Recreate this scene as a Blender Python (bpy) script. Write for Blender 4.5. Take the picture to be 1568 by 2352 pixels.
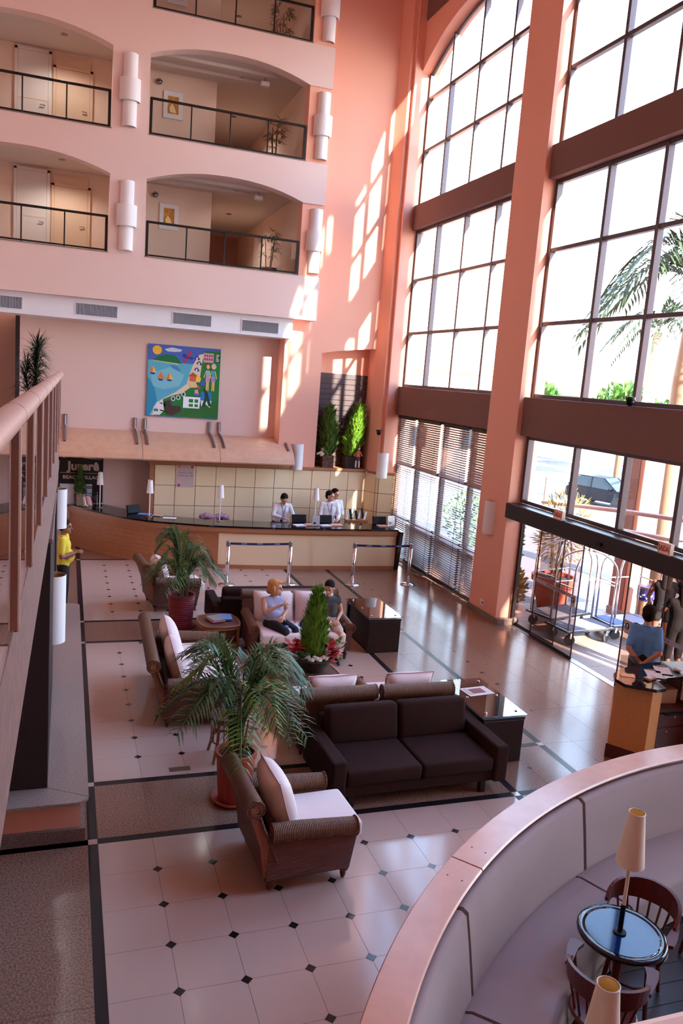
import bpy, bmesh, math, random
from mathutils import Vector, Matrix, Euler
rnd = random.Random(7)
PI = math.pi
scene = bpy.context.scene
for o in list(bpy.data.objects): bpy.data.objects.remove(o)
C = scene.collection

# ------------------------------------------------------------------ camera, sky, sun, exposure
cd = bpy.data.cameras.new('camera'); cam = bpy.data.objects.new('camera', cd); C.objects.link(cam)
scene.camera = cam
cd.sensor_fit = 'VERTICAL'; cd.sensor_height = 36.0; cd.lens = 27.921
cd.clip_start = 0.05; cd.clip_end = 500
cam.matrix_world = Matrix(((0.944226, -0.017663, -0.328824, -0.35033), (-0.320551, 0.179318, -0.930103, -7.13891), (0.075393, 0.983633, 0.163654, 4.47731), (0, 0, 0, 1)))
w = bpy.data.worlds.new('sky'); scene.world = w; w.use_nodes = True
nt = w.node_tree; nt.nodes.clear()
wo = nt.nodes.new('ShaderNodeOutputWorld'); bg = nt.nodes.new('ShaderNodeBackground')
tc = nt.nodes.new('ShaderNodeTexCoord'); sx = nt.nodes.new('ShaderNodeSeparateXYZ'); cr = nt.nodes.new('ShaderNodeValToRGB')
nt.links.new(tc.outputs['Generated'], sx.inputs[0]); nt.links.new(sx.outputs['Z'], cr.inputs[0])
cr.color_ramp.elements[0].position = 0.0; cr.color_ramp.elements[0].color = (1.0, 0.98, 0.95, 1)
cr.color_ramp.elements[1].position = 0.75; cr.color_ramp.elements[1].color = (0.26, 0.50, 1.0, 1)
e = cr.color_ramp.elements.new(0.25); e.color = (0.62, 0.80, 1.0, 1)
nt.links.new(cr.outputs[0], bg.inputs[0]); nt.links.new(bg.outputs[0], wo.inputs[0])
bg.inputs[1].default_value = 3.2
SUN_D = Vector((-1.0, 3.45, -1.78)).normalized()
sd = bpy.data.lights.new('sun', 'SUN'); sun = bpy.data.objects.new('sun', sd); C.objects.link(sun)
sun.rotation_euler = SUN_D.to_track_quat('-Z', 'Y').to_euler(); sun.location = (20, -40, 30)
sd.energy = 11.0; sd.angle = math.radians(0.9); sd.color = (1.0, 0.93, 0.82)
vs = scene.view_settings
vs.view_transform = 'Standard'; vs.look = 'None'; vs.gamma = 1.0; vs.use_curve_mapping = False
vs.exposure = 2.0
scene.cycles.max_bounces = 10; scene.cycles.diffuse_bounces = 5; scene.cycles.transparent_max_bounces = 24
scene.cycles.glossy_bounces = 4; scene.cycles.caustics_reflective = False; scene.cycles.caustics_refractive = False
scene.cycles.sample_clamp_indirect = 6.0

# ------------------------------------------------------------------ materials
def S(r, g, b):
    f = lambda c: (c/255/12.92) if c <= 10 else ((c/255+0.055)/1.055)**2.4
    return (f(r), f(g), f(b), 1)
MATS = {}
def mat(name, col, rough=0.6, metal=0.0, spec=0.5, noise=None, bump=None, wave=None, emit=None, sheen=0.0, trans=0.0):
    """noise=(scale, second colour, sharpness); bump=(scale, strength); wave=(scale, axis, strength, second colour)"""
    m = bpy.data.materials.new(name); m.use_nodes = True; t = m.node_tree; b = t.nodes['Principled BSDF']
    b.inputs['Base Color'].default_value = col; b.inputs['Roughness'].default_value = rough; b.inputs['Metallic'].default_value = metal
    b.inputs['Specular IOR Level'].default_value = spec
    if sheen: b.inputs['Sheen Weight'].default_value = sheen
    if trans: b.inputs['Transmission Weight'].default_value = trans
    co = t.nodes.new('ShaderNodeTexCoord')
    if noise:
        n = t.nodes.new('ShaderNodeTexNoise'); n.inputs['Scale'].default_value = noise[0]; n.inputs['Detail'].default_value = 4
        r = t.nodes.new('ShaderNodeValToRGB'); k = noise[2]
        r.color_ramp.elements[0].position = 0.5-k; r.color_ramp.elements[1].position = 0.5+k
        r.color_ramp.elements[0].color = col; r.color_ramp.elements[1].color = noise[1]
        t.links.new(co.outputs['Object'], n.inputs['Vector']); t.links.new(n.outputs[0], r.inputs[0]); t.links.new(r.outputs[0], b.inputs['Base Color'])
    if wave:
        wv = t.nodes.new('ShaderNodeTexWave'); wv.inputs['Scale'].default_value = wave[0]; wv.bands_direction = wave[1]
        wv.inputs['Distortion'].default_value = wave[4] if len(wave) > 4 else 0.6; wv.inputs['Detail'].default_value = 1
        wv.inputs['Detail Scale'].default_value = 2.0
        t.links.new(co.outputs['Object'], wv.inputs['Vector'])
        r = t.nodes.new('ShaderNodeValToRGB'); r.color_ramp.elements[0].color = wave[3]; r.color_ramp.elements[1].color = col
        t.links.new(wv.outputs[0], r.inputs[0]); t.links.new(r.outputs[0], b.inputs['Base Color'])
        bp = t.nodes.new('ShaderNodeBump'); bp.inputs['Strength'].default_value = wave[2]; bp.inputs['Distance'].default_value = 0.01
        t.links.new(wv.outputs[0], bp.inputs['Height']); t.links.new(bp.outputs[0], b.inputs['Normal'])
    if bump:
        n2 = t.nodes.new('ShaderNodeTexNoise'); n2.inputs['Scale'].default_value = bump[0]; n2.inputs['Detail'].default_value = 3
        bp = t.nodes.new('ShaderNodeBump'); bp.inputs['Strength'].default_value = bump[1]; bp.inputs['Distance'].default_value = 0.01
        t.links.new(co.outputs['Object'], n2.inputs['Vector']); t.links.new(n2.outputs[0], bp.inputs['Height']); t.links.new(bp.outputs[0], b.inputs['Normal'])
    if emit:
        b.inputs['Emission Color'].default_value = emit[0]; b.inputs['Emission Strength'].default_value = emit[1]
    MATS[name] = m; return m
def glassmat(name, tint, f0=0.04, rough=0.0):
    """thin glazing: clear view through, Schlick mirror on top"""
    m = bpy.data.materials.new(name); m.use_nodes = True; t = m.node_tree; t.nodes.clear()
    out = t.nodes.new('ShaderNodeOutputMaterial'); tr = t.nodes.new('ShaderNodeBsdfTransparent'); tr.inputs[0].default_value = tint
    gl = t.nodes.new('ShaderNodeBsdfGlossy'); gl.inputs['Roughness'].default_value = rough; gl.inputs[0].default_value = (1, 1, 1, 1)
    lw = t.nodes.new('ShaderNodeLayerWeight'); p5 = t.nodes.new('ShaderNodeMath'); p5.operation = 'POWER'; p5.inputs[1].default_value = 5.0
    ma = t.nodes.new('ShaderNodeMath'); ma.operation = 'MULTIPLY_ADD'; ma.inputs[1].default_value = 1.0-f0; ma.inputs[2].default_value = f0; ma.use_clamp = True
    lw.inputs[0].default_value = 0.5
    t.links.new(lw.outputs['Facing'], p5.inputs[0]); t.links.new(p5.outputs[0], ma.inputs[0])
    mx = t.nodes.new('ShaderNodeMixShader'); t.links.new(ma.outputs[0], mx.inputs[0]); t.links.new(tr.outputs[0], mx.inputs[1]); t.links.new(gl.outputs[0], mx.inputs[2])
    t.links.new(mx.outputs[0], out.inputs[0]); MATS[name] = m; return m

M = {}
M['pale'] = mat('pale_pink_plaster', S(230, 198, 187), 0.85, bump=(60, 0.25))
M['salmon'] = mat('salmon_plaster', S(240, 172, 147), 0.8, bump=(80, 0.12))
M['white'] = mat('white_paint', S(232, 228, 232), 0.7)
M['ceil'] = mat('corridor_ceiling', S(214, 196, 186), 0.85)
M['corr'] = mat('corridor_wall', S(234, 204, 184), 0.85, bump=(60, 0.15))
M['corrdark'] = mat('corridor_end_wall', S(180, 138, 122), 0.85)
M['beam'] = mat('mauve_brown_paint', S(122, 84, 76), 0.75, bump=(90, 0.1))
M['frame'] = mat('bronze_aluminium', S(96, 84, 86), 0.4, 0.6)
M['dkframe'] = mat('dark_bronze', S(48, 36, 36), 0.4, 0.4)
M['glass'] = glassmat('window_glass', (0.96, 0.98, 0.98, 1))
M['dglass'] = glassmat('tinted_door_glass', (0.74, 0.69, 0.67, 1))
M['rglass'] = glassmat('railing_glass', (0.93, 0.95, 0.95, 1))
M['tglass'] = glassmat('table_glass', (0.62, 0.66, 0.66, 1), 0.12)
M['tile'] = mat('cream_porcelain', S(202, 170, 152), 0.11, spec=0.45)
M['grout'] = mat('dark_grout', S(92, 74, 68), 0.7)
M['dia'] = mat('black_inlay', S(34, 26, 26), 0.15)
M['diabr'] = mat('brown_inlay', S(110, 88, 78), 0.15)
M['stripe'] = mat('black_granite_strip', S(38, 32, 34), 0.25, spec=0.15)
M['granite'] = mat('pink_grey_granite', S(172, 130, 108), 0.16, spec=0.25, noise=(60, S(112, 82, 68), 0.16))
M['granitelt'] = mat('bench_granite', S(188, 160, 146), 0.35, noise=(110, S(120, 98, 90), 0.12))
M['baseg'] = mat('grey_granite_base', S(160, 140, 128), 0.4, noise=(110, S(90, 76, 70), 0.12))
M['cream'] = mat('cream_laminate', S(240, 214, 176), 0.45)
M['joint'] = mat('panel_joint', S(90, 70, 48), 0.8)
M['wood'] = mat('counter_veneer', S(182, 118, 78), 0.42, noise=(9, S(166, 104, 66), 0.3))
M['woodtrim'] = mat('oak_trim', S(176, 116, 80), 0.4)
M['canopy'] = mat('canopy_plywood', S(222, 172, 140), 0.4, noise=(6, S(208, 156, 122), 0.3))
M['blackstone'] = mat('black_polished_stone', S(26, 24, 28), 0.06)
M['steel'] = mat('brushed_steel', S(150, 140, 140), 0.35, 0.9)
M['chrome'] = mat('chrome', S(226, 222, 222), 0.08, 1.0)
M['lampwhite'] = mat('white_lamp_shade', S(240, 232, 230), 0.6)
M['lampcream'] = mat('cream_lamp_shade', S(236, 214, 190), 0.7)
M['lampin'] = mat('cream_shade_lining', S(250, 214, 140), 0.7)
M['rattan'] = mat('woven_rattan', S(154, 86, 54), 0.5, wave=(26, 'Y', 0.9, S(66, 33, 20), 1.5))
M['rattanx'] = mat('woven_rattan_roll', S(162, 96, 60), 0.5, wave=(20, 'X', 1.0, S(60, 30, 18), 0.8))
M['rattany'] = mat('woven_rattan_back_roll', S(160, 106, 72), 0.5, wave=(20, 'Y', 1.0, S(70, 38, 24), 0.8))
M['rattanz'] = mat('woven_rattan_panel', S(146, 78, 48), 0.5, wave=(24, 'Z', 0.9, S(62, 30, 18), 1.0))
M['cane'] = mat('cane_wrap', S(150, 92, 58), 0.4)
M['cushion'] = mat('white_cushion', S(240, 218, 210), 0.85, bump=(14, 0.15))
M['piping'] = mat('cushion_piping', S(206, 170, 166), 0.85)
M['darkfab'] = mat('dark_brown_fabric', S(58, 32, 26), 0.95, spec=0.2, noise=(160, S(42, 23, 18), 0.3), bump=(220, 0.2))
M['turned'] = mat('turned_mahogany', S(88, 40, 26), 0.3)
M['espresso'] = mat('espresso_wood', S(40, 27, 25), 0.3)
M['leaf'] = mat('palm_leaf', S(84, 110, 52), 0.45, noise=(5, S(48, 74, 34), 0.3))
M['leaflit'] = mat('yellow_green_leaf', S(118, 140, 48), 0.45, noise=(5, S(80, 112, 36), 0.3))
M['conifer'] = mat('bright_conifer', S(128, 164, 44), 0.6, noise=(14, S(74, 116, 28), 0.25))
M['streetleaf'] = mat('street_palm_leaf', S(58, 70, 36), 0.6, spec=0.2, noise=(5, S(40, 52, 26), 0.3))
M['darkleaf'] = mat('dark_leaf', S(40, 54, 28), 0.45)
M['stem'] = mat('palm_stem', S(120, 104, 60), 0.6)
M['bark'] = mat('bark', S(96, 70, 52), 0.9)
M['palmtrunk'] = mat('pale_palm_trunk', S(150, 122, 98), 0.9, bump=(10, 0.4))
M['soil'] = mat('soil', S(56, 40, 32), 1.0)
M['terra'] = mat('terracotta', S(178, 74, 52), 0.6)
M['redpot'] = mat('ribbed_red_pot', S(150, 48, 56), 0.55)
M['red'] = mat('poinsettia_red', S(196, 22, 36), 0.5)
M['rope'] = mat('white_rope', S(228, 214, 200), 0.8)
M['mahog'] = mat('red_mahogany', S(92, 36, 28), 0.38, spec=0.35)
M['upholst'] = mat('grey_lilac_upholstery', S(158, 136, 132), 0.95, bump=(240, 0.25))
M['copper'] = mat('polished_copper_wood', S(222, 164, 138), 0.22, noise=(5, S(208, 146, 120), 0.3))
M['darkfloor'] = mat('dark_bar_boards', S(46, 32, 28), 0.4)
M['bluetop'] = mat('blue_black_table_stone', S(18, 46, 96), 0.06, spec=0.22, noise=(120, S(12, 30, 70), 0.2))
M['railtube'] = mat('bronze_handrail', S(206, 162, 146), 0.32, 0.2)
M['railwood'] = mat('brown_fin', S(150, 106, 90), 0.5)
M['fascia'] = mat('weathered_brown_beam', S(140, 104, 94), 0.7, noise=(12, S(110, 78, 70), 0.25))
M['mezzdark'] = mat('espresso_pillar', S(42, 22, 22), 0.6)
M['ledge'] = mat('pink_parapet', S(236, 200, 186), 0.6)
M['black'] = mat('black_plastic', S(18, 16, 18), 0.5, spec=0.2)
M['dkmetal'] = mat('dark_metal', S(40, 34, 32), 0.4, 0.5)
M['navy'] = mat('navy_cloth', S(30, 32, 78), 0.8)
M['paper'] = mat('white_paper', S(240, 232, 230), 0.8)
M['pinkpaper'] = mat('salmon_paper', S(236, 170, 150), 0.8)
M['bluepaper'] = mat('blue_paper', S(110, 150, 200), 0.7)
M['vent'] = mat('vent_grey', S(140, 132, 140), 0.5, 0.4)
M['ventback'] = mat('vent_dark', S(40, 36, 40), 0.8)
M['plank'] = mat('dark_plank', S(84, 64, 64), 0.6, noise=(14, S(70, 52, 52), 0.3))
M['skin'] = mat('skin', S(206, 150, 122), 0.5)
M['skin2'] = mat('tanned_skin', S(160, 104, 78), 0.5)
M['hairblond'] = mat('strawberry_blond_hair', S(196, 128, 72), 0.6)
M['hairdark'] = mat('dark_hair', S(34, 22, 18), 0.85, spec=0.2)
M['yellow'] = mat('yellow_shirt', S(240, 206, 62), 0.8)
M['bluepolo'] = mat('blue_polo', S(104, 166, 228), 0.85)
M['shirtwhite'] = mat('white_shirt', S(236, 230, 236), 0.85)
M['stripeshirt'] = mat('blue_striped_blouse', S(206, 204, 222), 0.85, wave=(30, 'Y', 0.1, S(120, 124, 170), 0.0))
M['blacktrs'] = mat('black_trousers', S(24, 22, 28), 0.85)
M['greyshirt'] = mat('charcoal_print_shirt', S(78, 76, 74), 0.85)
M['khaki'] = mat('beige_shorts', S(206, 186, 164), 0.85)
M['lips'] = mat('lips', S(160, 80, 74), 0.5)
M['eyewhite'] = mat('eye', S(30, 22, 20), 0.3)
M['doorwhite'] = mat('white_door', S(226, 214, 206), 0.6)
M['doorbeige'] = mat('beige_door', S(224, 190, 160), 0.6)
M['pic'] = mat('orange_sepia_print', S(226, 158, 60), 0.6, noise=(6, S(150, 84, 24), 0.15))
M['asphalt'] = mat('pale_asphalt', S(126, 118, 118), 0.9, noise=(3, S(104, 98, 98), 0.3))
M['porch'] = mat('porch_paving', S(146, 122, 108), 0.6, noise=(40, S(116, 94, 84), 0.2))
M['peach'] = mat('peach_render', S(240, 178, 146), 0.85)
M['housewhite'] = mat('white_render', S(244, 238, 230), 0.85)
M['roof'] = mat('terracotta_roof', S(196, 116, 88), 0.9)
M['carpaint'] = mat('dark_blue_car_paint', S(12, 14, 24), 0.35, 0.0, spec=0.2)
M['carglass'] = mat('car_glass', S(30, 38, 44), 0.08, spec=0.3)
M['tyre'] = mat('rubber', S(30, 28, 28), 0.8)
M['hubcap'] = mat('hub_grey', S(170, 168, 170), 0.4, 0.7)
M['cartmat'] = mat('grey_cart_carpet', S(96, 92, 98), 0.95)
M['cartblue'] = mat('blue_cart_carpet', S(78, 90, 122), 0.95)
M['saidaR'] = mat('sign_red', S(206, 74, 50), 0.6)
M['saidaW'] = mat('sign_cream', S(238, 214, 196), 0.6)
M['binband'] = mat('blue_bin_band', S(60, 58, 140), 0.6)
M['bintan'] = mat('tan_bin', S(226, 172, 128), 0.7)
M['deskveneer'] = mat('orange_veneer', S(216, 150, 92), 0.45, noise=(30, S(204, 136, 80), 0.3))
M['deskred'] = mat('dark_red_wood', S(78, 30, 24), 0.35)
M['screen'] = mat('green_screen_glow', S(20, 40, 30), 0.3, emit=(S(90, 150, 110), 0.6))
M['beige'] = mat('beige_plastic', S(200, 184, 160), 0.5)
M['clear'] = glassmat('clear_acrylic', (0.9, 0.9, 0.92, 1))
M['silver'] = mat('silver_lettering', S(190, 170, 162), 0.5)
M['signblack'] = mat('black_sign_board', S(22, 16, 18), 0.4)
M['shoe'] = mat('black_shoe', S(20, 18, 18), 0.4)
M['hedge'] = mat('garden_leaf', S(88, 128, 48), 0.6, noise=(8, S(52, 92, 34), 0.25))
M['croton'] = mat('yellow_croton_leaf', S(180, 142, 60), 0.5, noise=(6, S(110, 98, 44), 0.25))
M['basket'] = mat('dark_wicker', S(70, 44, 34), 0.6, wave=(30, 'Z', 0.8, S(36, 22, 18), 0.5))
M['floral'] = mat('pink_floral_cloth', S(196, 150, 168), 0.9, noise=(30, S(130, 70, 110), 0.1))
M['slat'] = mat('bronze_slat', S(150, 112, 96), 0.45)
PC = {}
def paint(r, g, b, rough=0.75):
    k = (r, g, b)
    if k not in PC: PC[k] = mat('paint_%d_%d_%d' % k, S(r, g, b), rough)
    return PC[k]

# ------------------------------------------------------------------ mesh helpers
def NB(): return bmesh.new()
def obj(name, bm, m, parent=None, smooth=False, root=None, label=None):
    """links a bmesh as one object; with root given, the bmesh is in world space and is moved to the root's frame"""
    if root is not None:
        bmesh.ops.transform(bm, matrix=root.matrix_basis.inverted(), verts=bm.verts)
        parent = parent or root
    bmesh.ops.recalc_face_normals(bm, faces=bm.faces)
    me = bpy.data.meshes.new(name); bm.to_mesh(me); bm.free()
    for mm in (m if isinstance(m, (list, tuple)) else [m]): me.materials.append(mm)
    if smooth:
        for p in me.polygons: p.use_smooth = True
    o = bpy.data.objects.new(name, me); C.objects.link(o)
    if parent: o.parent = parent
    if label: o['label'] = label
    return o
def smooth_by_angle(o, ang=0.6):
    me = o.data
    for p in me.polygons: p.use_smooth = True
    bm = bmesh.new(); bm.from_mesh(me)
    for e in bm.edges:
        if len(e.link_faces) == 2 and e.calc_face_angle(0) > ang: e.smooth = False
    bm.to_mesh(me); bm.free(); return o
def thing(name, label, cat, loc=(0, 0, 0), rz=0.0, group=None):
    o = bpy.data.objects.new(name, None); C.objects.link(o); o.empty_display_size = 0.1
    o.location = loc; o.rotation_euler = (0, 0, rz); o['label'] = label; o['category'] = cat
    if group: o['group'] = group
    o.matrix_basis = Matrix.Translation(Vector(loc)) @ Matrix.Rotation(rz, 4, 'Z')
    return o
def tag(o, label, cat, group=None):
    o['label'] = label; o['category'] = cat
    if group: o['group'] = group
    return o
def struct(o): o['kind'] = 'structure'; return o
def stuff(o): o['kind'] = 'stuff'; return o
def dup(root, loc, rz=None, label=None, group=None):
    r = root.copy(); C.objects.link(r)
    rz = root.rotation_euler.z if rz is None else rz
    r.matrix_basis = Matrix.Translation(Vector(loc)) @ Matrix.Rotation(rz, 4, 'Z')
    if label: r['label'] = label
    if group: r['group'] = group
    for ch in list(root.children):
        c = ch.copy(); C.objects.link(c); c.parent = r
        for g in list(ch.children):
            d = g.copy(); C.objects.link(d); d.parent = c
    return r
def box(bm, x0, x1, y0, y1, z0, z1):
    v = [bm.verts.new(p) for p in ((x0,y0,z0),(x1,y0,z0),(x1,y1,z0),(x0,y1,z0),(x0,y0,z1),(x1,y0,z1),(x1,y1,z1),(x0,y1,z1))]
    for f in ((0,3,2,1),(4,5,6,7),(0,1,5,4),(1,2,6,5),(2,3,7,6),(3,0,4,7)): bm.faces.new([v[i] for i in f])
    return bm
def obox(bm, c, s, rot=(0, 0, 0)):
    Mx = Matrix.Translation(Vector(c)) @ Euler(rot).to_matrix().to_4x4()
    t = NB(); box(t, -s[0]/2, s[0]/2, -s[1]/2, s[1]/2, -s[2]/2, s[2]/2); bmesh.ops.transform(t, matrix=Mx, verts=t.verts); merge(bm, t)
    return bm
def merge(bm, t, mx=None):
    if mx is not None: bmesh.ops.transform(t, matrix=mx, verts=t.verts)
    me = bpy.data.meshes.new('tmp'); t.to_mesh(me); t.free(); bm.from_mesh(me); bpy.data.meshes.remove(me)
def rbox(bm, c, s, r=0.02, seg=2, rot=(0, 0, 0)):
    t = NB(); box(t, -s[0]/2, s[0]/2, -s[1]/2, s[1]/2, -s[2]/2, s[2]/2)
    bmesh.ops.bevel(t, geom=t.edges[:], offset=min(r, min(s)*0.49), segments=seg, profile=0.5, affect='EDGES')
    merge(bm, t, Matrix.Translation(Vector(c)) @ Euler(rot).to_matrix().to_4x4()); return bm
def frame_of(d):
    d = Vector(d).normalized(); a = Vector((0, 0, 1)) if abs(d.z) < 0.95 else Vector((1, 0, 0))
    u = d.cross(a).normalized(); return d, u, d.cross(u)
def tube(bm, pts, r, n=8, cap=True):
    pts = [Vector(p) for p in pts]; rings = []
    rr = r if isinstance(r, (list, tuple)) else [r]*len(pts)
    pu = None
    for i, p in enumerate(pts):
        d = (pts[min(i+1, len(pts)-1)] - pts[max(i-1, 0)])
        if d.length < 1e-9: d = Vector((0, 0, 1))
        d.normalize()
        if pu is None: _, u, v = frame_of(d)
        else:
            u = (pu - d*pu.dot(d)); u = u.normalized() if u.length > 1e-6 else frame_of(d)[1]; v = d.cross(u)
        pu = u
        rings.append([bm.verts.new(p + (u*math.cos(2*PI*k/n) + v*math.sin(2*PI*k/n))*rr[i]) for k in range(n)])
    for a, b in zip(rings, rings[1:]):
        for k in range(n): bm.faces.new((a[k], a[(k+1) % n], b[(k+1) % n], b[k]))
    if cap:
        bm.faces.new(rings[0][::-1]); bm.faces.new(rings[-1])
    return bm
def lathe(bm, prof, n=20, c=(0, 0, 0), a0=0.0, a1=2*PI, cap=True):
    c = Vector(c); full = abs(a1-a0-2*PI) < 1e-6; m = n if full else n+1; rings = []
    for (r, z) in prof:
        rings.append([bm.verts.new(c + Vector((r*math.cos(a0+(a1-a0)*k/n), r*math.sin(a0+(a1-a0)*k/n), z))) for k in range(m)])
    for a, b in zip(rings, rings[1:]):
        for k in range(m if full else m-1):
            k2 = (k+1) % m; bm.faces.new((a[k], a[k2], b[k2], b[k]))
    if full and cap:
        if prof[0][0] > 1e-5: bm.faces.new(rings[0][::-1])
        if prof[-1][0] > 1e-5: bm.faces.new(rings[-1])
    return bm
def prism(bm, poly, a0, a1, plane='xy'):
    """extrudes a polygon; plane xy -> along z, xz -> along y, yz -> along x"""
    def P(u, v, a): return (u, v, a) if plane == 'xy' else ((u, a, v) if plane == 'xz' else (a, u, v))
    A = [bm.verts.new(P(u, v, a0)) for u, v in poly]; B = [bm.verts.new(P(u, v, a1)) for u, v in poly]
    bm.faces.new(A[::-1]); bm.faces.new(B); n = len(poly)
    for i in range(n): bm.faces.new((A[i], A[(i+1) % n], B[(i+1) % n], B[i]))
    return bm
def ell(bm, c, r, u=12, v=8, rot=(0, 0, 0)):
    mx = Matrix.Translation(Vector(c)) @ Euler(rot).to_matrix().to_4x4() @ Matrix.Diagonal((r[0], r[1], r[2], 1))
    bmesh.ops.create_uvsphere(bm, u_segments=u, v_segments=v, radius=1.0, matrix=mx); return bm
def pillow(bm, w, h, t, mx, n=10, p=3.2):
    """stuffed cushion in local xy (w x h), thickness t along z"""
    tp = {}; bt = {}
    tb = NB()
    for i in range(n+1):
        for j in range(n+1):
            u = -1+2*i/n; v = -1+2*j/n
            k = ((1-abs(u)**p)*(1-abs(v)**p))**0.5
            x = u*w/2*(1-0.05*(1-abs(v))) ; y = v*h/2*(1-0.05*(1-abs(u)))
            edge = i in (0, n) or j in (0, n)
            a = tb.verts.new((x, y, t/2*k)); tp[i, j] = a
            bt[i, j] = a if edge else tb.verts.new((x, y, -t/2*k))
    for i in range(n):
        for j in range(n):
            tb.faces.new((tp[i, j], tp[i+1, j], tp[i+1, j+1], tp[i, j+1]))
            f = (bt[i, j], bt[i, j+1], bt[i+1, j+1], bt[i+1, j])
            if len({x for x in f}) == 4:
                try: tb.faces.new(f)
                except ValueError: pass
    merge(bm, tb, mx); return bm
def pillow_seam(bm, w, h, mx, r=0.008):
    pts = []
    for a, b in (((-1,-1),(1,-1)), ((1,-1),(1,1)), ((1,1),(-1,1)), ((-1,1),(-1,-1))):
        for k in range(6):
            u = a[0]+(b[0]-a[0])*k/6; v = a[1]+(b[1]-a[1])*k/6
            pts.append(mx @ Vector((u*w/2*(1-0.05*(1-abs(v))), v*h/2*(1-0.05*(1-abs(u))), 0)))
    pts.append(pts[0]); tube(bm, pts, r, 5); return bm
def text(name, s, size, m, loc, rot, parent=None, root=None, depth=0.002, align='CENTER', xs=1.0, bold=0.0):
    cu = bpy.data.curves.new(name, 'FONT'); cu.body = s; cu.size = size; cu.extrude = depth; cu.align_x = align; cu.align_y = 'CENTER'; cu.resolution_u = 3; cu.offset = bold
    t = bpy.data.objects.new('tmp_text', cu); C.objects.link(t)
    dg = bpy.context.evaluated_depsgraph_get(); me = bpy.data.meshes.new_from_object(t.evaluated_get(dg))
    C.objects.unlink(t); bpy.data.objects.remove(t); bpy.data.curves.remove(cu)
    bm = NB(); bm.from_mesh(me); bpy.data.meshes.remove(me)
    mx = Matrix.Translation(Vector(loc)) @ Euler(rot).to_matrix().to_4x4() @ Matrix.Diagonal((xs, 1, 1, 1))
    bmesh.ops.transform(bm, matrix=mx, verts=bm.verts)
    return obj(name, bm, m, parent=parent, root=root)
# ------------------------------------------------------------------ floor
fl = struct(obj('floor', box(NB(), -4.6, 8.06, -12, 13.4, -0.06, -0.004), M['grout']))
T = 0.5
def oct_mesh(name, s, c, m):
    bm = NB(); h = s/2-0.0015
    poly = [(-h+c, -h), (h-c, -h), (h, -h+c), (h, h-c), (h-c, h), (-h+c, h), (-h, h-c), (-h, -h+c)] if c > 0 else [(-h, -h), (h, -h), (h, h), (-h, h)]
    prism(bm, poly, -0.012, 0.0); me = bpy.data.meshes.new(name); bmesh.ops.recalc_face_normals(bm, faces=bm.faces); bm.to_mesh(me); bm.free(); me.materials.append(m); return me
TM = oct_mesh('tile', T, 0.045, M['tile'])
TCACHE = {}
def tile_mesh(cuts):
    if all(cuts): return TM
    if cuts not in TCACHE:
        h = T/2-0.0015; c = 0.045; pl = []
        for (sx, sy), k in zip(((-1, -1), (1, -1), (1, 1), (-1, 1)), cuts):
            if not k: pl.append((sx*h, sy*h))
            elif sx*sy > 0: pl += [(sx*h, sy*(h-c)), (sx*(h-c), sy*h)]
            else: pl += [(sx*(h-c), sy*h), (sx*h, sy*(h-c))]
        bm = NB(); prism(bm, pl, -0.012, 0.0); me = bpy.data.meshes.new('tile'); bmesh.ops.recalc_face_normals(bm, faces=bm.faces); bm.to_mesh(me); bm.free(); me.materials.append(M['tile']); TCACHE[cuts] = me
    return TCACHE[cuts]
def dia_mesh(name, h, m, rot=True):
    bm = NB(); prism(bm, [(-h, 0), (0, -h), (h, 0), (0, h)] if rot else [(-h, -h), (h, -h), (h, h), (-h, h)], -0.012, 0.0005)
    me = bpy.data.meshes.new(name); bmesh.ops.recalc_face_normals(bm, faces=bm.faces); bm.to_mesh(me); bm.free(); me.materials.append(m); return me
DM = dia_mesh('diamond_inlay', 0.043, M['dia']); DB = dia_mesh('diamond_inlay', 0.043, M['diabr'])
def piece(name, me, x, y, z=0.0):
    o = bpy.data.objects.new(name, me); C.objects.link(o); o.parent = fl; o.location = (x, y, z); return o
zones = [-T*9 + 0.0, 1.176, 6.861]           # start y of near, middle and far field
for zi, y0 in enumerate(zones):
    for j in range(9):
        for i in range(9):
            x = (i+0.5)*T; y = y0+(j+0.5)*T
            if zi == 0 and ((x-6.03)**2+(y+6.99)**2) < 5.45**2: continue
            piece('tile', tile_mesh(tuple((1 <= i+a <= 8) and (1 <= j+b <= 8) for a, b in ((0, 0), (1, 0), (1, 1), (0, 1)))), x, y)
    for j in range(0, 9):
        for i in range(1, 9):
            if j == 0: continue
            x = i*T; y = y0+j*T
            if zi == 0 and ((x-6.03)**2+(y+6.99)**2) < 5.45**2: continue
            piece('diamond_inlay', DM, x, y)
SW = 0.09
def slab(name, x0, x1, y0, y1, m, gap=0.0015):
    o = obj(name, box(NB(), x0+gap, x1-gap, y0+gap, y1-gap, -0.012, 0.0), m, parent=fl); return o
# black granite strips; white squares where they cross
xs_strips = [-SW, 4.5, 5.51]; ys_strips = [0.0, 1.086, 5.676, 6.771, 11.361]
sq = dia_mesh('strip_crossing', SW/2-0.004, M['tile'], False)
for x in xs_strips:
    edges = [-8.0]+[y for y in ys_strips]+[13.3]
    yb = -8.0
    for y in ys_strips+[13.3]:
        slab('granite_strip', x, x+SW, yb, y, M['stripe'], 0.0)
        if y < 13: piece('strip_crossing', sq, x+SW/2, y+SW/2)
        yb = y+SW
for y in ys_strips:
    for a, b in ((-0.85, -SW), (0.0, 4.5), (4.59, 5.51)):
        slab('granite_strip', a, b, y, y+SW, M['stripe'], 0.0)
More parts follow.
